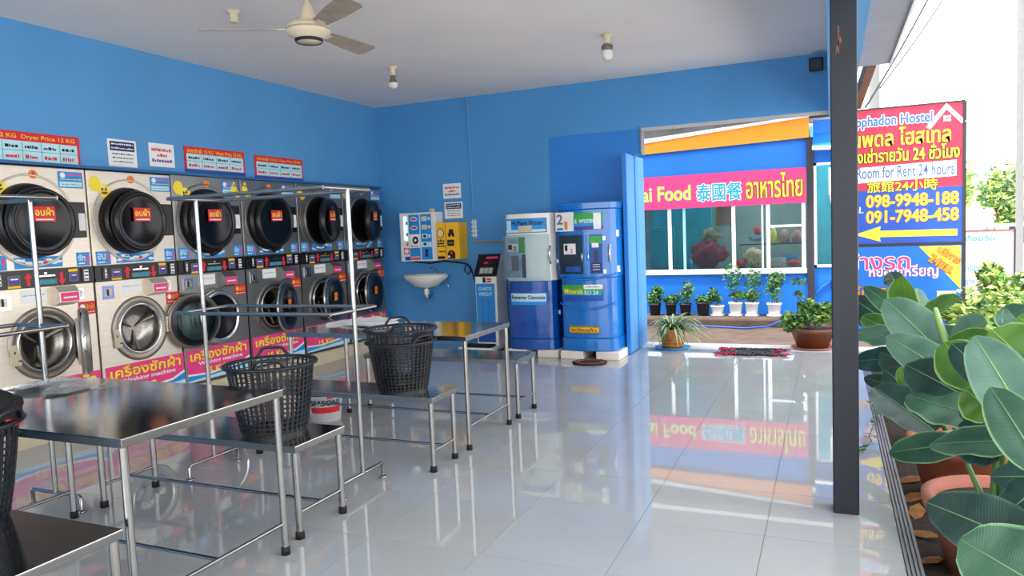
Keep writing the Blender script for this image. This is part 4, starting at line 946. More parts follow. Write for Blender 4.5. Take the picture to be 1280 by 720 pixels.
for k in range(4):
    fm = MB(); a_, c_ = xs[k], xs[k+1]
    for x in ((a_, c_) if k == 3 else (a_,)): fm.fbox(frR, x-.028, x+.028, .70, 2.24, -.05, .0, M_wframe)
    fm.fbox(frR, a_+.028, c_-.028, 2.2, 2.24, -.05, 0, M_wframe); fm.fbox(frR, a_+.028, c_-.028, .70, .735, -.05, 0, M_wframe)
    if k == 1: fm.fbox(frR, a_+.22, a_+.26, .72, 2.2, -.06, -.01, mat('pale teal frame', (150, 215, 225), .4))
    if k == 2: fm.fbox(frR, c_-.10, c_-.075, .72, 2.2, -.06, -.01, M_wframe)
    if k == 3: fm.fbox(frR, a_, c_, 1.385, 1.42, -.04, .01, M_wframe)
    f_ = fm.build('window_frame', rest)
    g = MB(); g.fbox(frR, a_+.028, c_-.028, .735, 2.2, -.035, -.03, M_glass); g.build('window_pane', f_)
fm = MB()
for x in (-.215, .52): fm.fbox(frR, x-.02, x+.02, .74, 2.35, -.05, 0, M_wframe)
fm.fbox(frR, -.235, .54, 2.31, 2.35, -.05, 0, M_wframe); fm.fbox(frR, -.235, .54, .74, .78, -.05, 0, M_wframe); f_ = fm.build('window_frame', rest)
g = MB(); g.fbox(frR, -.195, .50, .78, 2.31, -.035, -.03, M_glass); g.build('window_pane', f_)
b = MB(); b.box(-6, 1.4, 14.4, 14.5, -.1, 3, M_intgrey); b.box(-2.93, -1.9, 13.2, 13.25, -.1, 3, M_tealint); b.box(-.3, 1.4, 13.6, 13.65, -.1, 3, M_tealint); b.box(-6, 1.4, 12.5, 14.5, 3.0, 3.05, M_conc); b.box(-6, 1.4, 12.5, 14.5, .1, .12, M_conc); b.build('inner_walls', rest)
b = MB(); b.box(-2.9, -.38, 12.52, 12.95, .70, .735, M_steel); b.box(-1.4, -.38, 12.75, 13.05, 1.10, 1.12, M_darkcol); b.build('counter', rest)
for x, y in ((-2.2, 12.9), (-1.0, 13.3), (.3, 12.9)):
    b = MB(); b.box(x-.5, x+.5, y-.03, y+.03, 2.93, 2.98, mat('added light bar glow', (235, 250, 245), .4, emit=26)); b.build('added_light_bar', rest)  # glowing bars added to brighten the room behind the windows
# banner
b = MB(); fb = Fr((0, RY-.07, 0), (1, 0, 0), (0, 0, 1), (0, -1, 0)); b.fbox(fb, -3.75, -.345, 1.752, 2.295, -.02, .01, M_banner)
ban = tag(b.build('shop_banner'), 'magenta vinyl banner with yellow and teal lettering over the eatery windows', 'banner')
b = Lines(); b.ftext2(fb, 'Thai Food', at(781, 240, 12.33).x, 1.89, at(863, 240, 12.33).x, 2.12, .013, M_yel, M_teal, w=.014, off=.02)
b.ftext2(fb, '泰國餐', at(871, 240, 12.33).x, 1.85, at(927, 240, 12.33).x, 2.13, .013, M_teal, M_paper, w=.016, off=.015)
b.ftext2(fb, 'อาหารไทย', at(933, 240, 12.33).x, 1.855, at(1003, 240, 12.33).x, 2.235, .013, M_yel, M_ink, w=.014, off=.02); b.build('lettering', ban)
# white meter box on the second part
b = MB(); b.box(-.02, .2, 12.1, 12.3, 1.85, 2.25, M_white); b.tube([(.0, 12.2, 1.85), (.02, 12.2, 1.7), (.12, 12.2, 1.66)], .015, M_white, 8)
tag(b.build('meter_box'), 'white box with drooping hose on the eatery wall just left of the post', 'box')
# goods on the counter
def jar(x, y, z, r, h, m, cap, label, cat, grp):
    b = MB(); b.lathe([(.001, 0), (r, 0), (r*1.02, h*.6), (r*.7, h*.85), (r*.5, h*.9)], (x, y, z), m, n=16)
    b.lathe([(r*.55, h*.88), (r*.55, h), (.001, h)], (x, y, z), cap, n=14); return tag(b.build(cat.replace(' ', '_')), label, cat, grp)
jar(-.86, 12.82, 1.12, .05, .26, M_yel, M_paper, 'yellow oil bottle standing left on the shelf behind the right eatery window', 'bottle', 'goods behind the eatery window')
for x, l in ((-.70, 'bag of pink and white snacks left on the eatery shelf beside the oil bottle'), (-.50, 'bag of pink and white snacks right on the eatery shelf, next to the dark column')):
    b = MB(); blob(b, (x, 12.85, 1.22), (.08, .05, .10), mat('mottled pink snack bag', (220, 150, 140), .5, var=.5, scale=40), x*10); tag(b.build('snack_bag'), l, 'bag', 'goods behind the eatery window')
for k in range(7):
    b = MB(); b.lathe([(.001, 0), (.09, .004), (.13, .018), (.132, .02), (.001, .01)], (-.78+.004*math.sin(k*3), 12.66, .737+.022*k), M_paper, n=24)
    tag(b.build('white_plate'), ['bottom', 'second lowest', 'third lowest', 'middle', 'third highest', 'second highest', 'topmost'][k]+' white plate of the stack in the right eatery window', 'plate', 'plates stacked behind the eatery window')
def gblob(x, y, z, r, m, label, cat, s):
    b = MB(); blob(b, (x, y, z), r, m, s); tag(b.build(cat.replace(' ', '_')), label, cat, None)
gblob(-.55, 12.7, .80, (.10, .08, .05), M_red, 'red bundle on the eatery counter right of the white plates', 'bundle', 2)
gblob(-.62, 12.8, .88, (.12, .08, .05), M_blue, 'blue bundle on the eatery counter behind the red bundle', 'bundle', 3)
gblob(-1.18, 12.7, .90, (.15, .10, .13), mat('beige mottled bag', (200, 170, 120), .6, var=.4, scale=30), 'beige mottled bag of dried food behind the third eatery window', 'bag', 4)
gblob(-1.38, 12.65, .80, (.09, .08, .06), M_red, 'red bowl-like bundle in the left corner of the third eatery window', 'bundle', 5)
gblob(-1.12, 12.9, 1.22, (.13, .06, .05), mat('pale blue cloth', (130, 160, 190), .8), 'pale blue cloth on the shelf behind the third eatery window', 'cloth', 6)
gblob(-1.12, 12.9, 1.34, (.06, .05, .06), M_red, 'small red and white figure on the blue cloth in third eatery window', 'ornament', 7)
gblob(-1.95, 13.0, .95, (.28, .12, .22), mat('crimson flowers', (150, 40, 56), .8, var=.5, scale=14), 'crimson flower bunch behind the second eatery window', 'flowers', 8)
gblob(-1.9, 13.05, 1.25, (.15, .1, .14), mat('straw flowers', (150, 130, 96), .8, var=.5, scale=14), 'straw-coloured dried flowers above the crimson bunch in the eatery', 'flowers', 9)
gblob(-2.22, 12.75, .80, (.05, .04, .08), M_teal, 'small teal bottle-like bundle beside the crimson flowers', 'bundle', 10)
for x, w_, z0_, z1_, m_, l in ((-2.75, .44, .75, 1.45, M_tealint, 'teal sheet-covered cabinet behind the leftmost eatery window'), (-1.66, .3, 1.45, 1.85, mat('tan framed board', (170, 120, 86), .7), 'tan board hanging deep inside the second eatery window')):
    b = MB(); b.box(x-w_/2, x+w_/2, 13.05, 13.15, z0_ if w_ > .4 else z0_, z1_, m_); b.box(x-w_/2+.03, x+w_/2-.03, 13.04, 13.06, z0_+.03, z1_-.03, m_); tag(b.build('cabinet' if w_ > .4 else 'picture_board', bevel=.01), l, 'cabinet' if w_ > .4 else 'board')
# pipe on the blue wall
tag(MB().tube([(.02, RY-.02, -.1), (.02, RY-.02, .55), (-.1, RY-.02, .45), (-.35, RY-.02, .2)], .012, M_rblue, 8).build('wall_pipe'), 'thin blue pipe on the eatery wall just left of the post', 'pipe')

# ---------------------------------------------------------------- small plants
def leafcloud(mb, centers, size, mats_, seed, dens):
    rnd = random.Random(seed)
    for (c, r) in centers:
        c = Vector(c)
        for k in range(dens):
            d = Vector((rnd.gauss(0, 1), rnd.gauss(0, 1), rnd.gauss(0, 1))).normalized()*(rnd.random()**.45)
            p = c+Vector((d.x*r[0], d.y*r[1], d.z*r[2])); s = size*rnd.uniform(.6, 1.3)
            a = Vector((rnd.gauss(0, 1), rnd.gauss(0, 1), rnd.gauss(0, .5))).normalized(); t = a.cross(Vector((rnd.gauss(0, 1), rnd.gauss(0, 1), rnd.gauss(0, 1)))).normalized()
            n = a.cross(t)*s*.08
            m_ = rnd.choice(mats_)
            mb.add([p-a*s*.5, p+t*s*.26+n, p+a*s*.55, p-t*s*.26+n], [(0, 1, 2, 3)], m_)
G1 = mat('dark small leaves', (52, 92, 48), .5, var=.2); G2 = mat('mid small leaves', (84, 130, 62), .5, var=.2); G3 = mat('yellow green leaves', (150, 176, 78), .5, var=.2); G4 = mat('pale striped leaves', (176, 190, 140), .5, var=.2)
M_bpot = mat('black nursery pot', (36, 36, 42), .6); M_wpot = mat('white plastic pot', (236, 236, 236), .45)
def potted(name, label, cat, x, y, z, rt, rb, h, pm_, clouds, lm, size, dens, saucer=None, group=None, stems=3, seed=1):
    root = thing(name, label, cat, (x, y, z), group); c = (x, y, z)
    zs = .012 if saucer else 0
    if saucer:
        b = MB(); b.lathe([(.001, 0), (rb*1.25, 0), (rb*1.4, .022), (rb*1.33, .022), (rb*1.2, .008), (.001, .008)], c, saucer, n=24); b.build('saucer', root)
    b = MB(); b.lathe([(.001, zs), (rb, zs), (rt*.97, h*.86), (rt*1.07, h*.87), (rt*1.07, h), (rt*.95, h), (rt*.9, h*.9)], c, pm_, n=24); b.build('pot', root)
    b = MB(); b.lathe([(rt*.93, h*.91), (.001, h*.93)], c, M_soil, n=16); b.build('soil', root)
    rnd = random.Random(seed)
    b = MB()
    for k in range(stems):
        cc, rr = clouds[k % len(clouds)]; q = Vector(c)+Vector((rnd.uniform(-rt*.4, rt*.4), rnd.uniform(-rt*.4, rt*.4), h*.9)); e = Vector(cc)+Vector((rnd.uniform(-rr[0], rr[0])*.4, 0, rr[2]*.3))
        b.tube([q, (q+e)/2+Vector((rnd.uniform(-.02, .02), 0, 0)), e], [.006, .005, .003], G1, 5)
    b.build('stem', root)
    b = MB(); leafcloud(b, clouds, size, lm, seed, dens); o = b.build('foliage', root); o['kind'] = 'stuff'
    return root
ly = 12.12
blk = [(819, .16, .24, 'black pot of dark bushy herb on ledge, nearest the gate leaf'), (839, .14, .12, 'black pot with a low herb, second from the gate leaf on the ledge'),
       (857, .15, .30, 'black pot with tall thin leafy herb, third from the gate leaf'), (879, .17, .18, 'largest black pot on the ledge, beside the white pots')]
for k, (u, w_, hh, l) in enumerate(blk):
    x = at(u, 390, ly).x
    cl = [((x-.02, ly, .2+hh*.35), (.11, .09, hh*.45)), ((x+.04, ly, .2+hh*.75), (.09, .08, hh*.4))] if k != 3 else [((x+.02, ly, .25), (.13, .1, .07)), ((x+.16, ly, .34), (.07, .06, .10))]
    potted('potted_herb', l, 'potted plant', x, ly, 0, w_/2+.02, w_/2, .20 if k != 3 else .22, M_bpot, [(c_, (r_[0]*1.25, r_[1]*1.2, r_[2]*1.3)) for c_, r_ in cl], [G1, G2], .06, 260 if k in (0, 3) else 150, group='black pots on the ledge', seed=k+3)
wh = [(897, .17, 'small white pot with bare reddish shoots, leftmost of the white pots', [(.0, .12, .07, .06)], 40), (920, .22, 'white pot with tall airy green plant, second of the four white pots', [(-.04, .45, .14, .22), (.05, .12, .13, .06)], 150),
      (940, .22, 'white pot with tall airy green plant, third of the four white pots', [(.02, .32, .13, .26), (.0, .1, .12, .06)], 200), (968, .21, 'white pot with round leafy plant, nearest the brown bowl planter', [(.0, .25, .13, .2), (.04, .42, .12, .12)], 170)]
for k, (u, h, l, cl, dn) in enumerate(wh):
    x = at(u, 395, ly).x
    potted('white_flowerpot', l, 'potted plant', x, ly, 0, .105, .082, h, M_wpot, [((x+a, ly, h+bb*.9), (c_*1.15, c_*.9, d_*1.15)) for (a, bb, c_, d_) in cl], [G2, G2, G2, G1], .06, int(dn*1.3), saucer=M_wpot, group='white pots on the ledge', seed=k+20, stems=4)
# leaf blades helper -----------------------------------------------------------
def blade_mesh(base, tip, width, face, mats2, fold=.25, droop=.1, shape='oblong', nl=12, wav=.0, name='leaf', parent=None, seed=0, rib=.012, sweep=0):
    base, tip = Vector(base), Vector(tip); ax = tip-base; L = ax.length; a = ax.normalized()
    n = (Vector(face)-a*Vector(face).dot(a)).normalized(); s = a.cross(n).normalized()
    vs_, uv, fs = [], [], []; cols = [-1, -.62, -.28, 0, .28, .62, 1]
    for i in range(nl+1):
        t = i/nl
        if shape == 'oblong': w_ = width*.5*(math.sin(math.pi*min(1, t*.96+.035))**.48)*(1.08-.22*t)
        elif shape == 'strap': w_ = width*.5*(1-.85*t**2)
        else: w_ = width*.5*math.sin(math.pi*t**.8)**.8
        if i == nl: w_ = width*.03
        c = base+a*(L*t)+n*(0)+Vector((0, 0, -1))*(droop*L*t*t)+Vector((0, 0, 1))*(droop*L*.6*t)+s*(sweep*L*math.sin(math.pi*t))
        for q in cols:
            vs_.append(c+s*(q*w_)+n*(fold*abs(q)*w_)-n*(.12*w_*q*q)+n*(wav*w_*math.sin(t*17+seed+q)*abs(q))); uv.append((t, q))
    k = len(cols)
    for i in range(nl):
        for j in range(k-1): fs.append((i*k+j, i*k+j+1, (i+1)*k+j+1, (i+1)*k+j))
    me = bpy.data.meshes.new(name); og = ORG[parent.name]
    mb = MB(); mb.add(vs_, fs, mats2[0], True)
    rp = [base+a*(L*t)+Vector((0, 0, -1))*(droop*L*t*t)+Vector((0, 0, 1))*(droop*L*.6*t)+s*(sweep*L*math.sin(math.pi*t))+n*.001 for t in [i/8 for i in range(9)]]
    if rib: mb.tube(rp, [rib*(1-.85*i/8)*.5 for i in range(9)], mats2[1], 6, cap=False)
    o = mb.build(name, parent)
    ul = o.data.uv_layers.new(name='UVMap'); nv = len(vs_)
    for lp in o.data.loops:
        ul.data[lp.index].uv = uv[lp.vertex_index] if lp.vertex_index < nv else (.5, 0)
    return o
ML_dark = leaf_mat('dark teal banana leaf', (20, 48, 42), (38, 70, 60), (70, 104, 84))
ML_grey = leaf_mat('grey green banana leaf', (74, 112, 94), (104, 138, 118), (134, 166, 130))
ML_green = leaf_mat('fresh green banana leaf', (58, 98, 32), (88, 130, 48), (170, 200, 110), trans=.3)
ML_mid = leaf_mat('mid green banana leaf', (38, 76, 56), (62, 102, 76), (150, 190, 130))
ML_stripe = leaf_mat('striped spider leaf', (90, 128, 74), (206, 214, 176), (206, 214, 176))
M_rib = mat('pale leaf midrib', (104, 140, 96), .5); M_ribg = mat('bright leaf midrib', (138, 172, 92), .5)
# spider plant by the gate leaf
sx_, sy_ = -1.76, 8.84
root = thing('potted_spider_plant', 'striped spider plant in orange wicker-look pot on a blue saucer beside the gate leaf', 'potted plant', (sx_, sy_, 0))
b = MB(); b.lathe([(.001, 0), (.19, 0), (.215, .022), (.205, .024), (.18, .01), (.001, .01)], (sx_, sy_, 0), mat('sky blue plastic', (40, 150, 210), .4), n=32); b.build('saucer', root)
b = MB(); b.lathe([(.001, .012), (.125, .012), (.15, .23), (.155, .24), (.14, .24), (.135, .2)], (sx_, sy_, 0), mat('orange brown wicker', (176, 118, 62), .7, var=.3, scale=18), n=32)
for z in (.05, .09, .13, .17, .21): b.lathe([(.127+z*.1, z-.006), (.134+z*.1, z), (.127+z*.1, z+.006)], (sx_, sy_, 0), MATS['orange brown wicker'], n=32)
b.build('pot', root)
MB().lathe([(.138, .215), (.001, .22)], (sx_, sy_, 0), M_soil, n=20).build('soil', root)
rnd = random.Random(11)
for k in range(130):
    a = rnd.uniform(0, 6.283); L = rnd.uniform(.28, .56); up = rnd.uniform(-.12, .26); d = Vector((math.cos(a)*(.62 if math.cos(a) < 0 else 1), math.sin(a)*.8, 0))
    p0 = Vector((sx_, sy_, .23))+d*.04; p1 = p0+d*L*.9+Vector((0, 0, up))
    blade_mesh(p0, p1, rnd.uniform(.022, .034), (0, 0, 1), (ML_stripe if k % 3 else G2, G4), fold=.5, droop=rnd.uniform(.5, 1.1), shape='strap', nl=7, parent=root, seed=k, rib=0)
# brown bowl planter
bx_, by2 = -.20, 9.12
root = potted('bowl_planter', 'wide glazed brown clay bowl with leafy green shrub on a red saucer', 'potted plant', bx_, by2, 0, .245, .17, .24, M_brownpot,
       [((bx_, by2, .35), (.24, .18, .09)), ((bx_-.22, by2-.05, .30), (.13, .12, .12)), ((bx_+.15, by2, .45), (.15, .15, .08)), ((bx_-.05, by2, .47), (.12, .12, .1))], [G1, G2, G2, G3], .075, 210, saucer=M_terrap, seed=41, stems=6)
b = MB(); b.tube([(bx_-.15, by2, .25), (bx_-.16, by2, .5), (bx_-.13, by2, .80)], [.006, .005, .003], G1, 5); leafcloud(b, [((bx_-.15, by2, .62), (.06, .06, .06)), ((bx_-.14, by2, .78), (.08, .06, .05))], .07, [G1, G2], 77, 16); b.build('tall_shoot', root)
b = MB(); b.lathe([(.2, .17), (.25, .19), (.265, .215), (.26, .235), (.24, .24)], (bx_, by2, 0), M_brownpot, n=32); b.build('rolled_rim', root)

# ---------------------------------------------------------------- big-leaved plants at the right
def big_pot(name, x, y, zr, rt, label, m_):
    root = thing(name, label, 'potted plant', (x, y, -.15)); h = zr+.15
    b = MB(); b.lathe([(.001, 0), (rt*.68, 0), (rt*.92, h*.82), (rt*1.0, h*.83), (rt*1.02, h*.98), (rt*.98, h), (rt*.88, h), (rt*.84, h*.85)], (x, y, -.15), m_, n=36); b.build('pot', root)
    b = MB(); b.lathe([(rt*.86, h*.86), (rt*.4, h*.9), (.001, h*.89)], (x, y, -.15), M_soil, n=24); b.build('soil', root); return root
pots = [big_pot('banana_leaf_plant', .72, 2.80, .2, .30, 'big-leaved plant in the terracotta pot nearest the camera at bottom right', M_terrap),
        big_pot('banana_leaf_plant', .70, 3.82, .2, .315, 'big-leaved plant in the wide pink-rimmed pot, second from the camera', M_terrap),
        big_pot('banana_leaf_plant', .70, 4.80, .2, .30, 'big-leaved plant in the third terracotta pot, right behind the post', M_terra),
        big_pot('banana_leaf_plant', .72, 5.85, .2, .29, 'big-leaved plant in the fourth pot, reaching up before the car wash sign', M_terra),
        big_pot('banana_leaf_plant', .66, 7.0, .15, .24, 'small reddish-potted big-leaved plant farthest back along the floor edge', M_terra)]
# pixel outline of every leaf: base (u,v,Y), tip (u,v,Y), width px, pot, material, facing, fold
F0 = (-.25, -.85, .45); FU = (-.1, -.5, .9); FL = (-.7, -.6, .3)
leaves = [
 (1177, 442, 4.7, 1106, 374, 4.9, 40, 3, ML_grey, F0, .2), (1140, 404, 5.6, 1080, 358, 5.9, 20, 3, ML_mid, F0, .2), (1118, 410, 5.9, 1063, 372, 6.3, 30, 3, ML_dark, F0, .1),
 (1138, 398, 5.4, 1128, 345, 5.3, 30, 3, ML_green, (-.5, -.8, .1), .6), (1152, 398, 5.3, 1146, 360, 5.4, 16, 3, ML_grey, (.5, -.8, .2), .5), (1150, 396, 5.2, 1200, 372, 4.8, 20, 3, ML_green, F0, .3),
 (1120, 356, 6.3, 1112, 340, 6.3, 18, 4, ML_dark, F0, .3), (1128, 428, 5.0, 1071, 412, 5.3, 36, 3, ML_mid, FU, .15), (1122, 420, 5.3, 1077, 396, 5.6, 20, 3, ML_green, F0, .5),
 (1200, 478, 4.1, 1108, 420, 4.4, 36, 2, ML_grey, F0, .2), (1188, 424, 4.7, 1234, 404, 4.4, 32, 2, ML_grey, F0, .2), (1182, 436, 4.5, 1236, 416, 4.2, 20, 2, ML_green, F0, .3),
 (1225, 482, 3.7, 1180, 428, 3.9, 46, 2, ML_green, F0, .2), (1248, 482, 3.5, 1190, 430, 3.7, 34, 1, ML_dark, F0, .2),
 (1290, 540, 3.0, 1218, 420, 3.3, 50, 1, ML_grey, F0, .25), (1300, 470, 3.3, 1240, 412, 3.4, 66, 1, ML_green, F0, .15), (1280, 410, 3.9, 1254, 384, 4.0, 30, 1, ML_mid, F0, .4), (1310, 420, 3.4, 1272, 396, 3.5, 30, 1, ML_green, F0, .3),
 (1150, 500, 4.6, 1106, 462, 4.8, 30, 2, ML_dark, F0, .2), (1250, 522, 3.9, 1132, 456, 4.2, 54, 2, ML_dark, F0, .15), (1134, 484, 4.6, 1126, 458, 4.6, 14, 2, ML_green, F0, .5),
 (1120, 484, 5.0, 1080, 472, 5.2, 16, 3, ML_dark, F0, .2), (1168, 540, 4.2, 1092, 484, 4.5, 48, 2, ML_dark, FU, .4), (1240, 530, 3.8, 1134, 494, 4.1, 54, 2, ML_mid, FU, .2),
 (1200, 556, 3.9, 1111, 566, 4.1, 30, 1, ML_mid, F0, .15), (1310, 552, 3.3, 1162, 556, 3.6, 50, 1, ML_mid, FU, .25), (1246, 520, 3.2, 1206, 486, 3.2, 40, 1, ML_green, (-.3, -.9, -.1), .3),
 (1305, 590, 2.8, 1238, 484, 3.0, 44, 1, ML_mid, F0, .3), (1310, 596, 2.9, 1238, 596, 3.0, 28, 1, ML_dark, F0, .1),
 (1310, 694, 2.75, 1158, 628, 2.95, 60, 0, ML_dark, F0, .15), (1330, 752, 2.5, 1200, 674, 2.65, 84, 0, ML_mid, F0, .2), (1310, 600, 2.9, 1250, 648, 2.9, 40, 0, ML_dark, FU, .2),
 (1235, 440, 4.5, 1160, 412, 4.9, 26, 2, ML_mid, F0, .2), (1160, 470, 4.7, 1100, 440, 5.0, 36, 3, ML_dark, F0, .2), (1300, 450, 3.8, 1262, 380, 4.0, 30, 1, ML_mid, F0, .3), (1215, 500, 4.0, 1150, 470, 4.2, 30, 2, ML_dark, F0, .2),
 (1120, 400, 6.2, 1066, 392, 6.6, 28, 4, ML_dark, F0, .2), (1128, 450, 5.2, 1066, 452, 5.6, 26, 3, ML_dark, F0, .2), (1290, 520, 3.6, 1200, 510, 3.9, 50, 1, ML_dark, F0, .2), (1262, 560, 3.6, 1190, 540, 3.8, 50, 1, ML_dark, F0, .2),
 (1290, 440, 4.6, 1226, 428, 4.8, 40, 2, ML_mid, F0, .2)]
stems = {}
for k, (u0, v0, y0, u1, v1, y1, wpx, pi_, m_, fc_, fo) in enumerate(leaves):
    P0, P1 = at(u0, v0, y0), at(u1, v1, y1); W = wpx*((y0+y1)/2)*1.08/FPX*1.05
    W *= 1.08
    root = pots[pi_]
    droop = .06 if (P1-P0).length > .3 else .02
    # undo the apparent droop so that the tip lands where it is seen
    P1c = P1+Vector((0, 0, 1))*(droop*.4*(P1-P0).length)
    o = blade_mesh(P0, P1c, W, fc_, (m_, M_ribg if m_ in (ML_green, ML_grey) else M_rib), fold=fo, droop=droop, parent=root, seed=k, wav=.08, rib=min(.010, W*.07), name='large_leaf')
    r_ = ORG[root.name]; q = Vector((r_.x+.05*math.sin(k*2.3), r_.y+.05*math.cos(k*1.7), .12)); mid = (q+P0)/2+Vector((.03*math.sin(k), .02*math.cos(k), .06))
    b = MB(); b.tube([q, mid, P0+(P0-P1).normalized()*.02, P0+(P1-P0)*.05], [.016, .012, .009, .006], mat('leaf stalk', (92, 128, 74), .5), 7); b.build('stalk', root)
b = MB(); p0, p1 = at(1182, 432, 4.6), at(1169, 386, 4.6); b.tube([p0, (p0+p1)/2, p1, p1+(p1-p0)*.04], [.016, .02, .014, .004], mat('rolled new leaf', (140, 170, 104), .45), 10); b.build('rolled_leaf', pots[2])
# creeping weed by the track
root = thing('creeping_weed', 'small dark creeping weed spilling over the metal track beside the post', 'weed', (.34, 5.0, -.15))
b = MB(); pts_ = [(1100, 500), (1090, 506), (1098, 520), (1094, 528), (1086, 545), (1090, 552), (1082, 558), (1078, 566)]
w_pts = []
for (u, v) in pts_:
    d = ray(u, v); t = (.02-CAM_H)/d.z; w_pts.append(Vector((0, 0, CAM_H))+d*t)
b.tube([Vector((.42, 5.3, -.12))]+w_pts, .003, G1, 5); b.build('stem', root)
b = MB()
rnd = random.Random(4)
for p in w_pts:
    for q in range(3):
        c = p+Vector((rnd.uniform(-.03, .03), rnd.uniform(-.05, .05), rnd.uniform(.0, .03))); a = rnd.uniform(0, 6.28); r_ = rnd.uniform(.018, .03)
        f = Fr(c, (math.cos(a), math.sin(a), .2), (-math.sin(a), math.cos(a), .3), (0, 0, 1)); b.fell(f, 0, 0, r_, r_*.7, 0, .001, G1, 8)
b.build('foliage', root)['kind'] = 'stuff'
# dry leaves in the bed
rnd = random.Random(8)
for k, (u, v) in enumerate(((1146, 640), (1152, 668), (1140, 622), (1165, 700), (1136, 600))):
    d = ray(u, v); t = (-.14-CAM_H)/d.z; c = Vector((0, 0, CAM_H))+d*t; a = rnd.uniform(0, 6); b = MB()
    f = Fr(c, (math.cos(a), math.sin(a), .15), (-math.sin(a), math.cos(a), .1), (0, 0, 1)); b.fpoly(f, [(-.09, 0), (-.04, .035), (.03, .04), (.10, .0), (.04, -.04), (-.04, -.03)], 0, .004, mat('dry brown leaf', (150, 100, 56), .8, var=.3, scale=20))
    tag(b.build('dry_leaf'), ['curled dry leaf lying on the soil left of the pink-rimmed pot', 'dry leaf half under the pink-rimmed pot, nearer the camera', 'dry leaf just behind the pink-rimmed pot near the track', 'dry leaf closest to the camera in the bed', 'farthest dry leaf in the bed beside the track'][k], 'dry leaf', 'dry leaves in the plant bed')

# ---------------------------------------------------------------- hostel sign and car wash sign
SY = 9.08
frH = Fr((0, SY, 0), (1, 0, 0), (0, 0, 1), (0, -1, 0))
sx0, sx1, st, sb = .06, 1.282, 2.652, 1.188
b = MB(); b.fbox(frH, sx0, sx1, sb, st, -.03, 0, mat('crimson sign vinyl', (198, 40, 70), .5, var=.03)); b.fbox(frH, sx0, sx1, sb, 1.775, 0, .003, mat('royal blue sign vinyl', (28, 78, 178), .5, var=.03))
for a_ in ((sx0-.02, sx0, sb-.02, st+.02), (sx1, sx1+.02, sb-.02, st+.02), (sx0, sx1, sb-.02, sb), (sx0, sx1, st, st+.015)): b.fbox(frH, *a_[:2], *a_[2:], -.04, .008, M_darkcol)
sign = tag(b.build('hostel_sign'), 'large crimson and blue hostel sign with phone numbers and yellow arrow, right of the post', 'sign')
def su(u): return at(u, 220, SY).x
def sv(u, v): return at(u, v, SY).z
def bx(u0, v0, u1, v1): # box from pixel corners (top-left, bottom-right)
    return su(u0), (sv((u0+u1)/2, v1)), su(u1), (sv((u0+u1)/2, v0))
b = Lines()
M_wl = M_paper
x0, z0, x1, z1 = bx(1052, 144, 1165, 160); b.fbox(frH, x0, x1+.02, z0-.02, z1+.015, 0, .002, M_wl) if False else None
b.ftext2(frH, 'Nopphadon Hostel', x0, z0, x1, z1, .004, mat('slate blue print', (70, 100, 150), .5), M_wl, w=.014, off=.01)
# house emblem
c0_ = at(1183, 145, SY); hx, hz = c0_.x, c0_.z
b.fpoly(frH, [(hx-.19, hz-.10), (hx-.15, hz-.13), (hx, hz+.07), (hx+.14, hz-.09), (hx+.18, hz-.07), (hx, hz+.135)], .003, .005, M_wl)
b.fpoly(frH, [(hx-.19, hz+.0), (hx-.15, hz+.04), (hx-.13, hz-.03), (hx-.17, hz-.07)], .003, .005, M_wl)
for q in (-.028, .012): 
    for r_ in (-.055, -.02): b.fbox(frH, hx+q, hx+q+.03, hz+r_, hz+r_+.025, .003, .005, M_wl)
x0, z0, x1, z1 = bx(1066, 159, 1188, 181); b.ftext2(frH, 'นพดล โฮสเทล', x0, z0, x1, z1, .004, M_yel, M_woodp, w=.01, off=.03)
x0, z0, x1, z1 = bx(1056, 183, 1199, 201); b.ftext2(frH, 'ห้องเช่ารายวัน 24 ชั่วโมง', x0, z0, x1, z1, .004, M_yel, M_ink, w=.01, off=.02)
x0, z0, x1, z1 = bx(1071, 206, 1193, 221); zb0 = z0-.03
b.fpoly(frH, [(sx0, z0-.05), (x1+.02, z0-.02), (x1+.02, z1+.02), (sx0, z1-.01)], .003, .004, M_wl)
b.ftext(frH, 'Room for Rent 24 hours', x0, z0, x1, z1, .006, M_dblue if False else mat('slate blue print', (70, 100, 150), .5), off=.012)
x0, z0, x1, z1 = bx(1084, 225, 1172, 239); b.ftext2(frH, '旅館24小時', x0, z0, x1, z1, .004, M_yel, M_ink, w=.006, off=.012)
x0, z0, x1, z1 = bx(1083, 242, 1198, 257); b.ftext2(frH, '098-9948-188', x0, z0, x1, z1, .005, M_yel, M_orange, w=.008, off=.03)
x0, z0, x1, z1 = bx(1083, 262, 1198, 277); b.ftext2(frH, '091-7948-458', x0, z0, x1, z1, .005, M_yel, M_orange, w=.008, off=.03)
x0, z0, x1, z1 = bx(1062, 259, 1079, 267); b.ftext(frH, 'Tel.', x0-.03, z0, x1, z1, .005, M_paper, off=.01)
x0, z0, x1, z1 = bx(1068, 283, 1197, 300); zm_ = (z0+z1)/2
b.fpoly(frH, [(x0, zm_), (x0+.26, zm_-.085), (x0+.25, zm_-.035), (x1, zm_-.04), (x1, zm_+.03), (x0+.25, zm_+.035), (x0+.26, zm_+.085)], .003, .006, M_yel)
b.build('lettering', sign)
b = MB(); ct, cb = 1.155, .22; b.fbox(frH, sx0, sx1, cb, ct, -.03, 0, mat('azure sign vinyl', (16, 110, 214), .5, var=.04))
b.fpoly(frH, [(.88, ct-.01), (sx1-.01, ct-.01), (sx1-.01, .68)][::-1][::-1], 0, .003, M_yel); b.fbox(frH, sx0-.02, sx0+.12, cb+.05, .5, 0, .003, M_yel)
for a_ in ((sx0-.02, sx0, cb, ct), (sx1, sx1+.02, cb, ct), (sx0, sx1, ct, ct+.015)): b.fbox(frH, *a_[:2], *a_[2:], -.04, .006, M_darkcol)
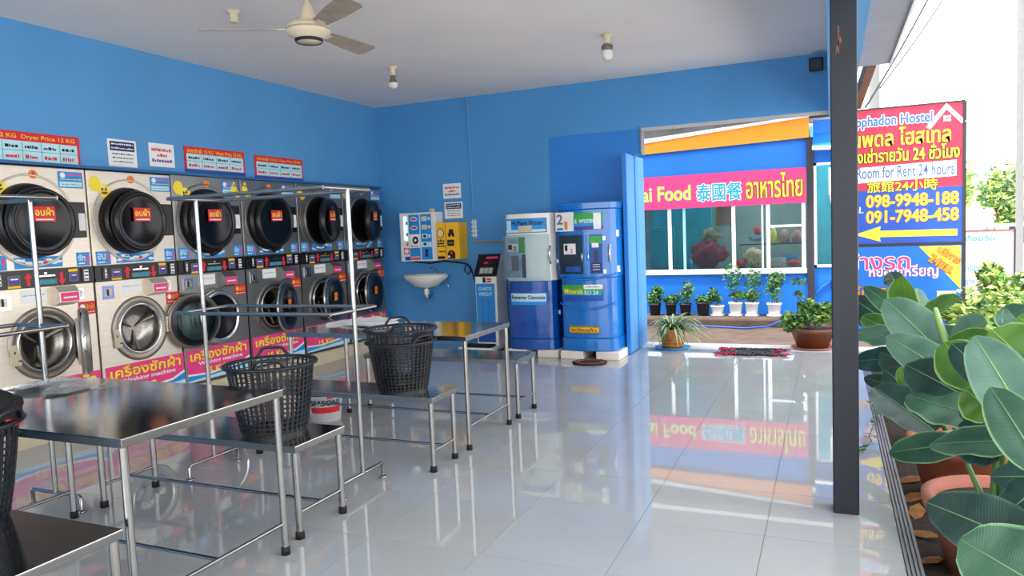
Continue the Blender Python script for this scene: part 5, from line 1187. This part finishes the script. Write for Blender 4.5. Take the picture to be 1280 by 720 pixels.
sign2 = tag(b.build('car_wash_sign'), 'blue and yellow car wash sign in Thai, half hidden by leaves below the hostel sign', 'sign')
b = Lines(); x0, z0, x1, z1 = bx(1058, 314, 1137, 337); b.ftext2(frH, 'ล้างรถ', x0, z0, x1, z1, .004, M_pink, M_paper, w=.012, off=.03)
x0, z0, x1, z1 = bx(1086, 331, 1173, 348); b.ftext2(frH, 'หยอดเหรียญ', x0, z0, x1, z1, .004, M_paper, M_pink, w=.006, off=.01)
x0, z0, x1, z1 = bx(1050, 358, 1108, 372); b.ftext2(frH, 'อัตโนมัติ', x0, z0, x1, z1, .004, M_orange, M_ink, w=.008, off=.02)
c_ = at(1187, 319, SY); b.ftext2(frH, 'บริการ', c_.x-.12, c_.z-.035, c_.x+.12, c_.z+.04, .004, M_orange, M_woodp, w=.009, off=.02, rot=-.62)
c_ = at(1177, 330, SY); b.ftext2(frH, '24ชม.', c_.x-.13, c_.z-.045, c_.x+.13, c_.z+.045, .004, M_orange, M_woodp, w=.01, off=.03, rot=-.62)
c_ = at(1183, 367, SY); b.fbox(frH, c_.x-.09, c_.x+.09, c_.z-.05, c_.z+.03, 0, .003, M_cream)
b.build('lettering', sign2)
for x, l in ((.04, 'left'), (1.30, 'right')):
    tag(MB().box(x-.02, x+.02, SY+.03, SY+.07, -.15, 2.66, M_darkcol).build('sign_post'), 'thin dark steel upright holding the %s edge of the two stacked signs' % l, 'post')
# pale banner beyond
BYY = 11.5; frP = Fr((0, BYY, 0), (1, 0, 0), (0, 0, 1), (0, -1, 0))
x0, x1 = 1.60, 2.21; z0, z1 = .25, 1.235
b = MB(); b.fbox(frP, x0, x1, z0, z1, -.02, 0, mat('pale pink banner vinyl', (214, 168, 184), .6, var=.08, scale=5)); b.fbox(frP, x1, x1+.02, -.2, z1+.03, -.03, .01, M_darkcol); b.fbox(frP, x0, x1, z1, z1+.02, -.03, .01, M_woodp)
pb_ = tag(b.build('pink_banner'), 'pale pink and white banner with teal Thai lettering right of the signs', 'banner')
b = Lines(); b.ftext(frP, 'ต้อนรับ', x0+.06, 1.11, x0+.40, 1.19, .003, M_teal, off=.02); b.ftext2(frP, 'รถใหม่ป้ายแดง', x0+.02, .90, x1-.06, 1.02, .003, M_paper, M_yel, w=.006, off=.02)
b.ftext(frP, 'การตลาด', x0+.02, .70, x0+.36, .77, .003, M_teal, off=.02); b.ftext(frP, 'อยาก', x0+.02, .52, x0+.17, .59, .003, M_blue, off=.02); b.build('lettering', pb_)
# parked car behind the banner
root = thing('parked_car', 'white parked car whose dark rear window shows above the pink banner', 'car', (4.6, 22.5, -.31))
b = MB(); sp2 = Fr((3.7, 0, 0), (0, 1, 0), (0, 0, 1), (1, 0, 0))
b.fpoly(sp2, [(20.6, .0), (24.8, .0), (24.8, .55), (23.6, .68), (22.9, 1.18), (21.2, 1.2), (20.7, .72), (20.6, .4)], 0, 1.7, M_white); b.build('body', root, bevel=.06)
b = MB(); b.add([(3.85, 20.66, .74), (5.25, 20.66, .74), (5.15, 21.1, 1.13), (3.95, 21.1, 1.13)], [(0, 1, 2, 3)], M_blackg); b.fpoly(Fr((3.69, 0, 0), (0, 1, 0), (0, 0, 1), (1, 0, 0)), [(21.2, .72), (23.4, .72), (22.8, 1.12), (21.3, 1.14)], -.01, 0, M_blackg); b.build('windows', root)
b = MB(); b.box(3.75, 3.95, 20.57, 20.62, .4, .6, M_red); b.box(5.15, 5.35, 20.57, 20.62, .4, .6, M_red); b.build('tail_lights', root)
for x in (3.68, 5.25):
    for y in (21.3, 24.0):
        b = MB(); b.lathe([(.001, 0), (.2, 0), (.31, .02), (.31, .17), (.001, .18)], (x, y, 0), M_rubber, (1, 0, 0), 24); b.build('wheel', root)
# shrubs and trees beyond
def bush(name, label, cat, base, trunk, clouds, lm, size, dens, seed):
    root = thing(name, label, cat, base); b = MB()
    for (c, r) in clouds: b.tube([base, (Vector(base)+Vector(c))/2+Vector((.03, 0, .05)), c], [trunk, trunk*.7, trunk*.3], M_woodp, 6)
    b.build('trunk', root); b = MB(); leafcloud(b, clouds, size, lm, seed, dens); b.build('foliage', root)['kind'] = 'stuff'
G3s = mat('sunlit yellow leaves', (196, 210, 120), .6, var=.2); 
bush('leafy_shrub', 'yellow-green small-leaved shrub rising behind the big leaves at right', 'shrub', (1.55, 6.6, -.15), .02,
     [(tuple(at(1225, 385, 6.4)), (.22, .3, .17)), (tuple(at(1262, 382, 6.8)), (.2, .3, .14)), (tuple(at(1240, 352, 6.8)), (.10, .2, .16)), (tuple(at(1200, 392, 6.2)), (.15, .2, .08)), (tuple(at(1276, 360, 7.2)), (.14, .2, .14)), (tuple(at(1240, 405, 6.0)), (.3, .3, .10))], [G2, G3, G3, G1, G3s], .07, 300, 5)
bush('street_tree', 'sunlit yellow-green street tree rising above the pink banner at right', 'tree', (at(1256, 250, 30).x, 30, -.31), .08,
     [(tuple(at(1258, 228, 30)), (.82, 1, .75)), (tuple(at(1240, 243, 30)), (.6, 1, .55)), (tuple(at(1264, 262, 30)), (.55, 1, .8)), (tuple(at(1262, 275, 30)), (.4, .8, .55))], [G2, G3, G3, G3s, G1, G1], .22, 420, 6)
bush('street_tree', 'hazy thin tree just visible at the right edge of the hostel sign', 'tree', (3.2, 24, -.31), .06, [(tuple(at(1209, 222, 24)), (.22, .6, .5)), (tuple(at(1208, 245, 24)), (.2, .5, .4))], [G2, G3, G3s], .16, 170, 9)
# poles and wires
tag(MB().tube([(at(1093, 110, 17).x, 17, -.31), (at(1093, 110, 17).x, 17, at(1093, 84, 17).z+.9)], [.12, .10], M_pole, 12).build('utility_pole'), 'pale concrete utility pole rising behind the top of the hostel sign', 'utility pole')
tag(MB().tube([tuple(at(1274, 340, 17)), tuple(at(1276, 0, 17))], [.07, .06], M_pole, 12).build('street_pole'), 'pale slim pole at the right edge of the photo beside the sunlit tree', 'pole')
def wire(p, q, sag, label, r=.013):
    p, q = Vector(p), Vector(q); tag(MB().tube([p+(q-p)*t-Vector((0, 0, sag*4*t*(1-t))) for t in [k/12 for k in range(13)]], r, M_ink, 6).build('overhead_wire'), label, 'wire')
wire(at(1082, 134, 9.6), at(1180, -40, 12), .05, 'dark overhead wire running up from behind the hostel sign to the sky')
wire(at(1100, 110, 14), at(1215, -60, 20), .1, 'thin overhead wire farther out in the white sky')
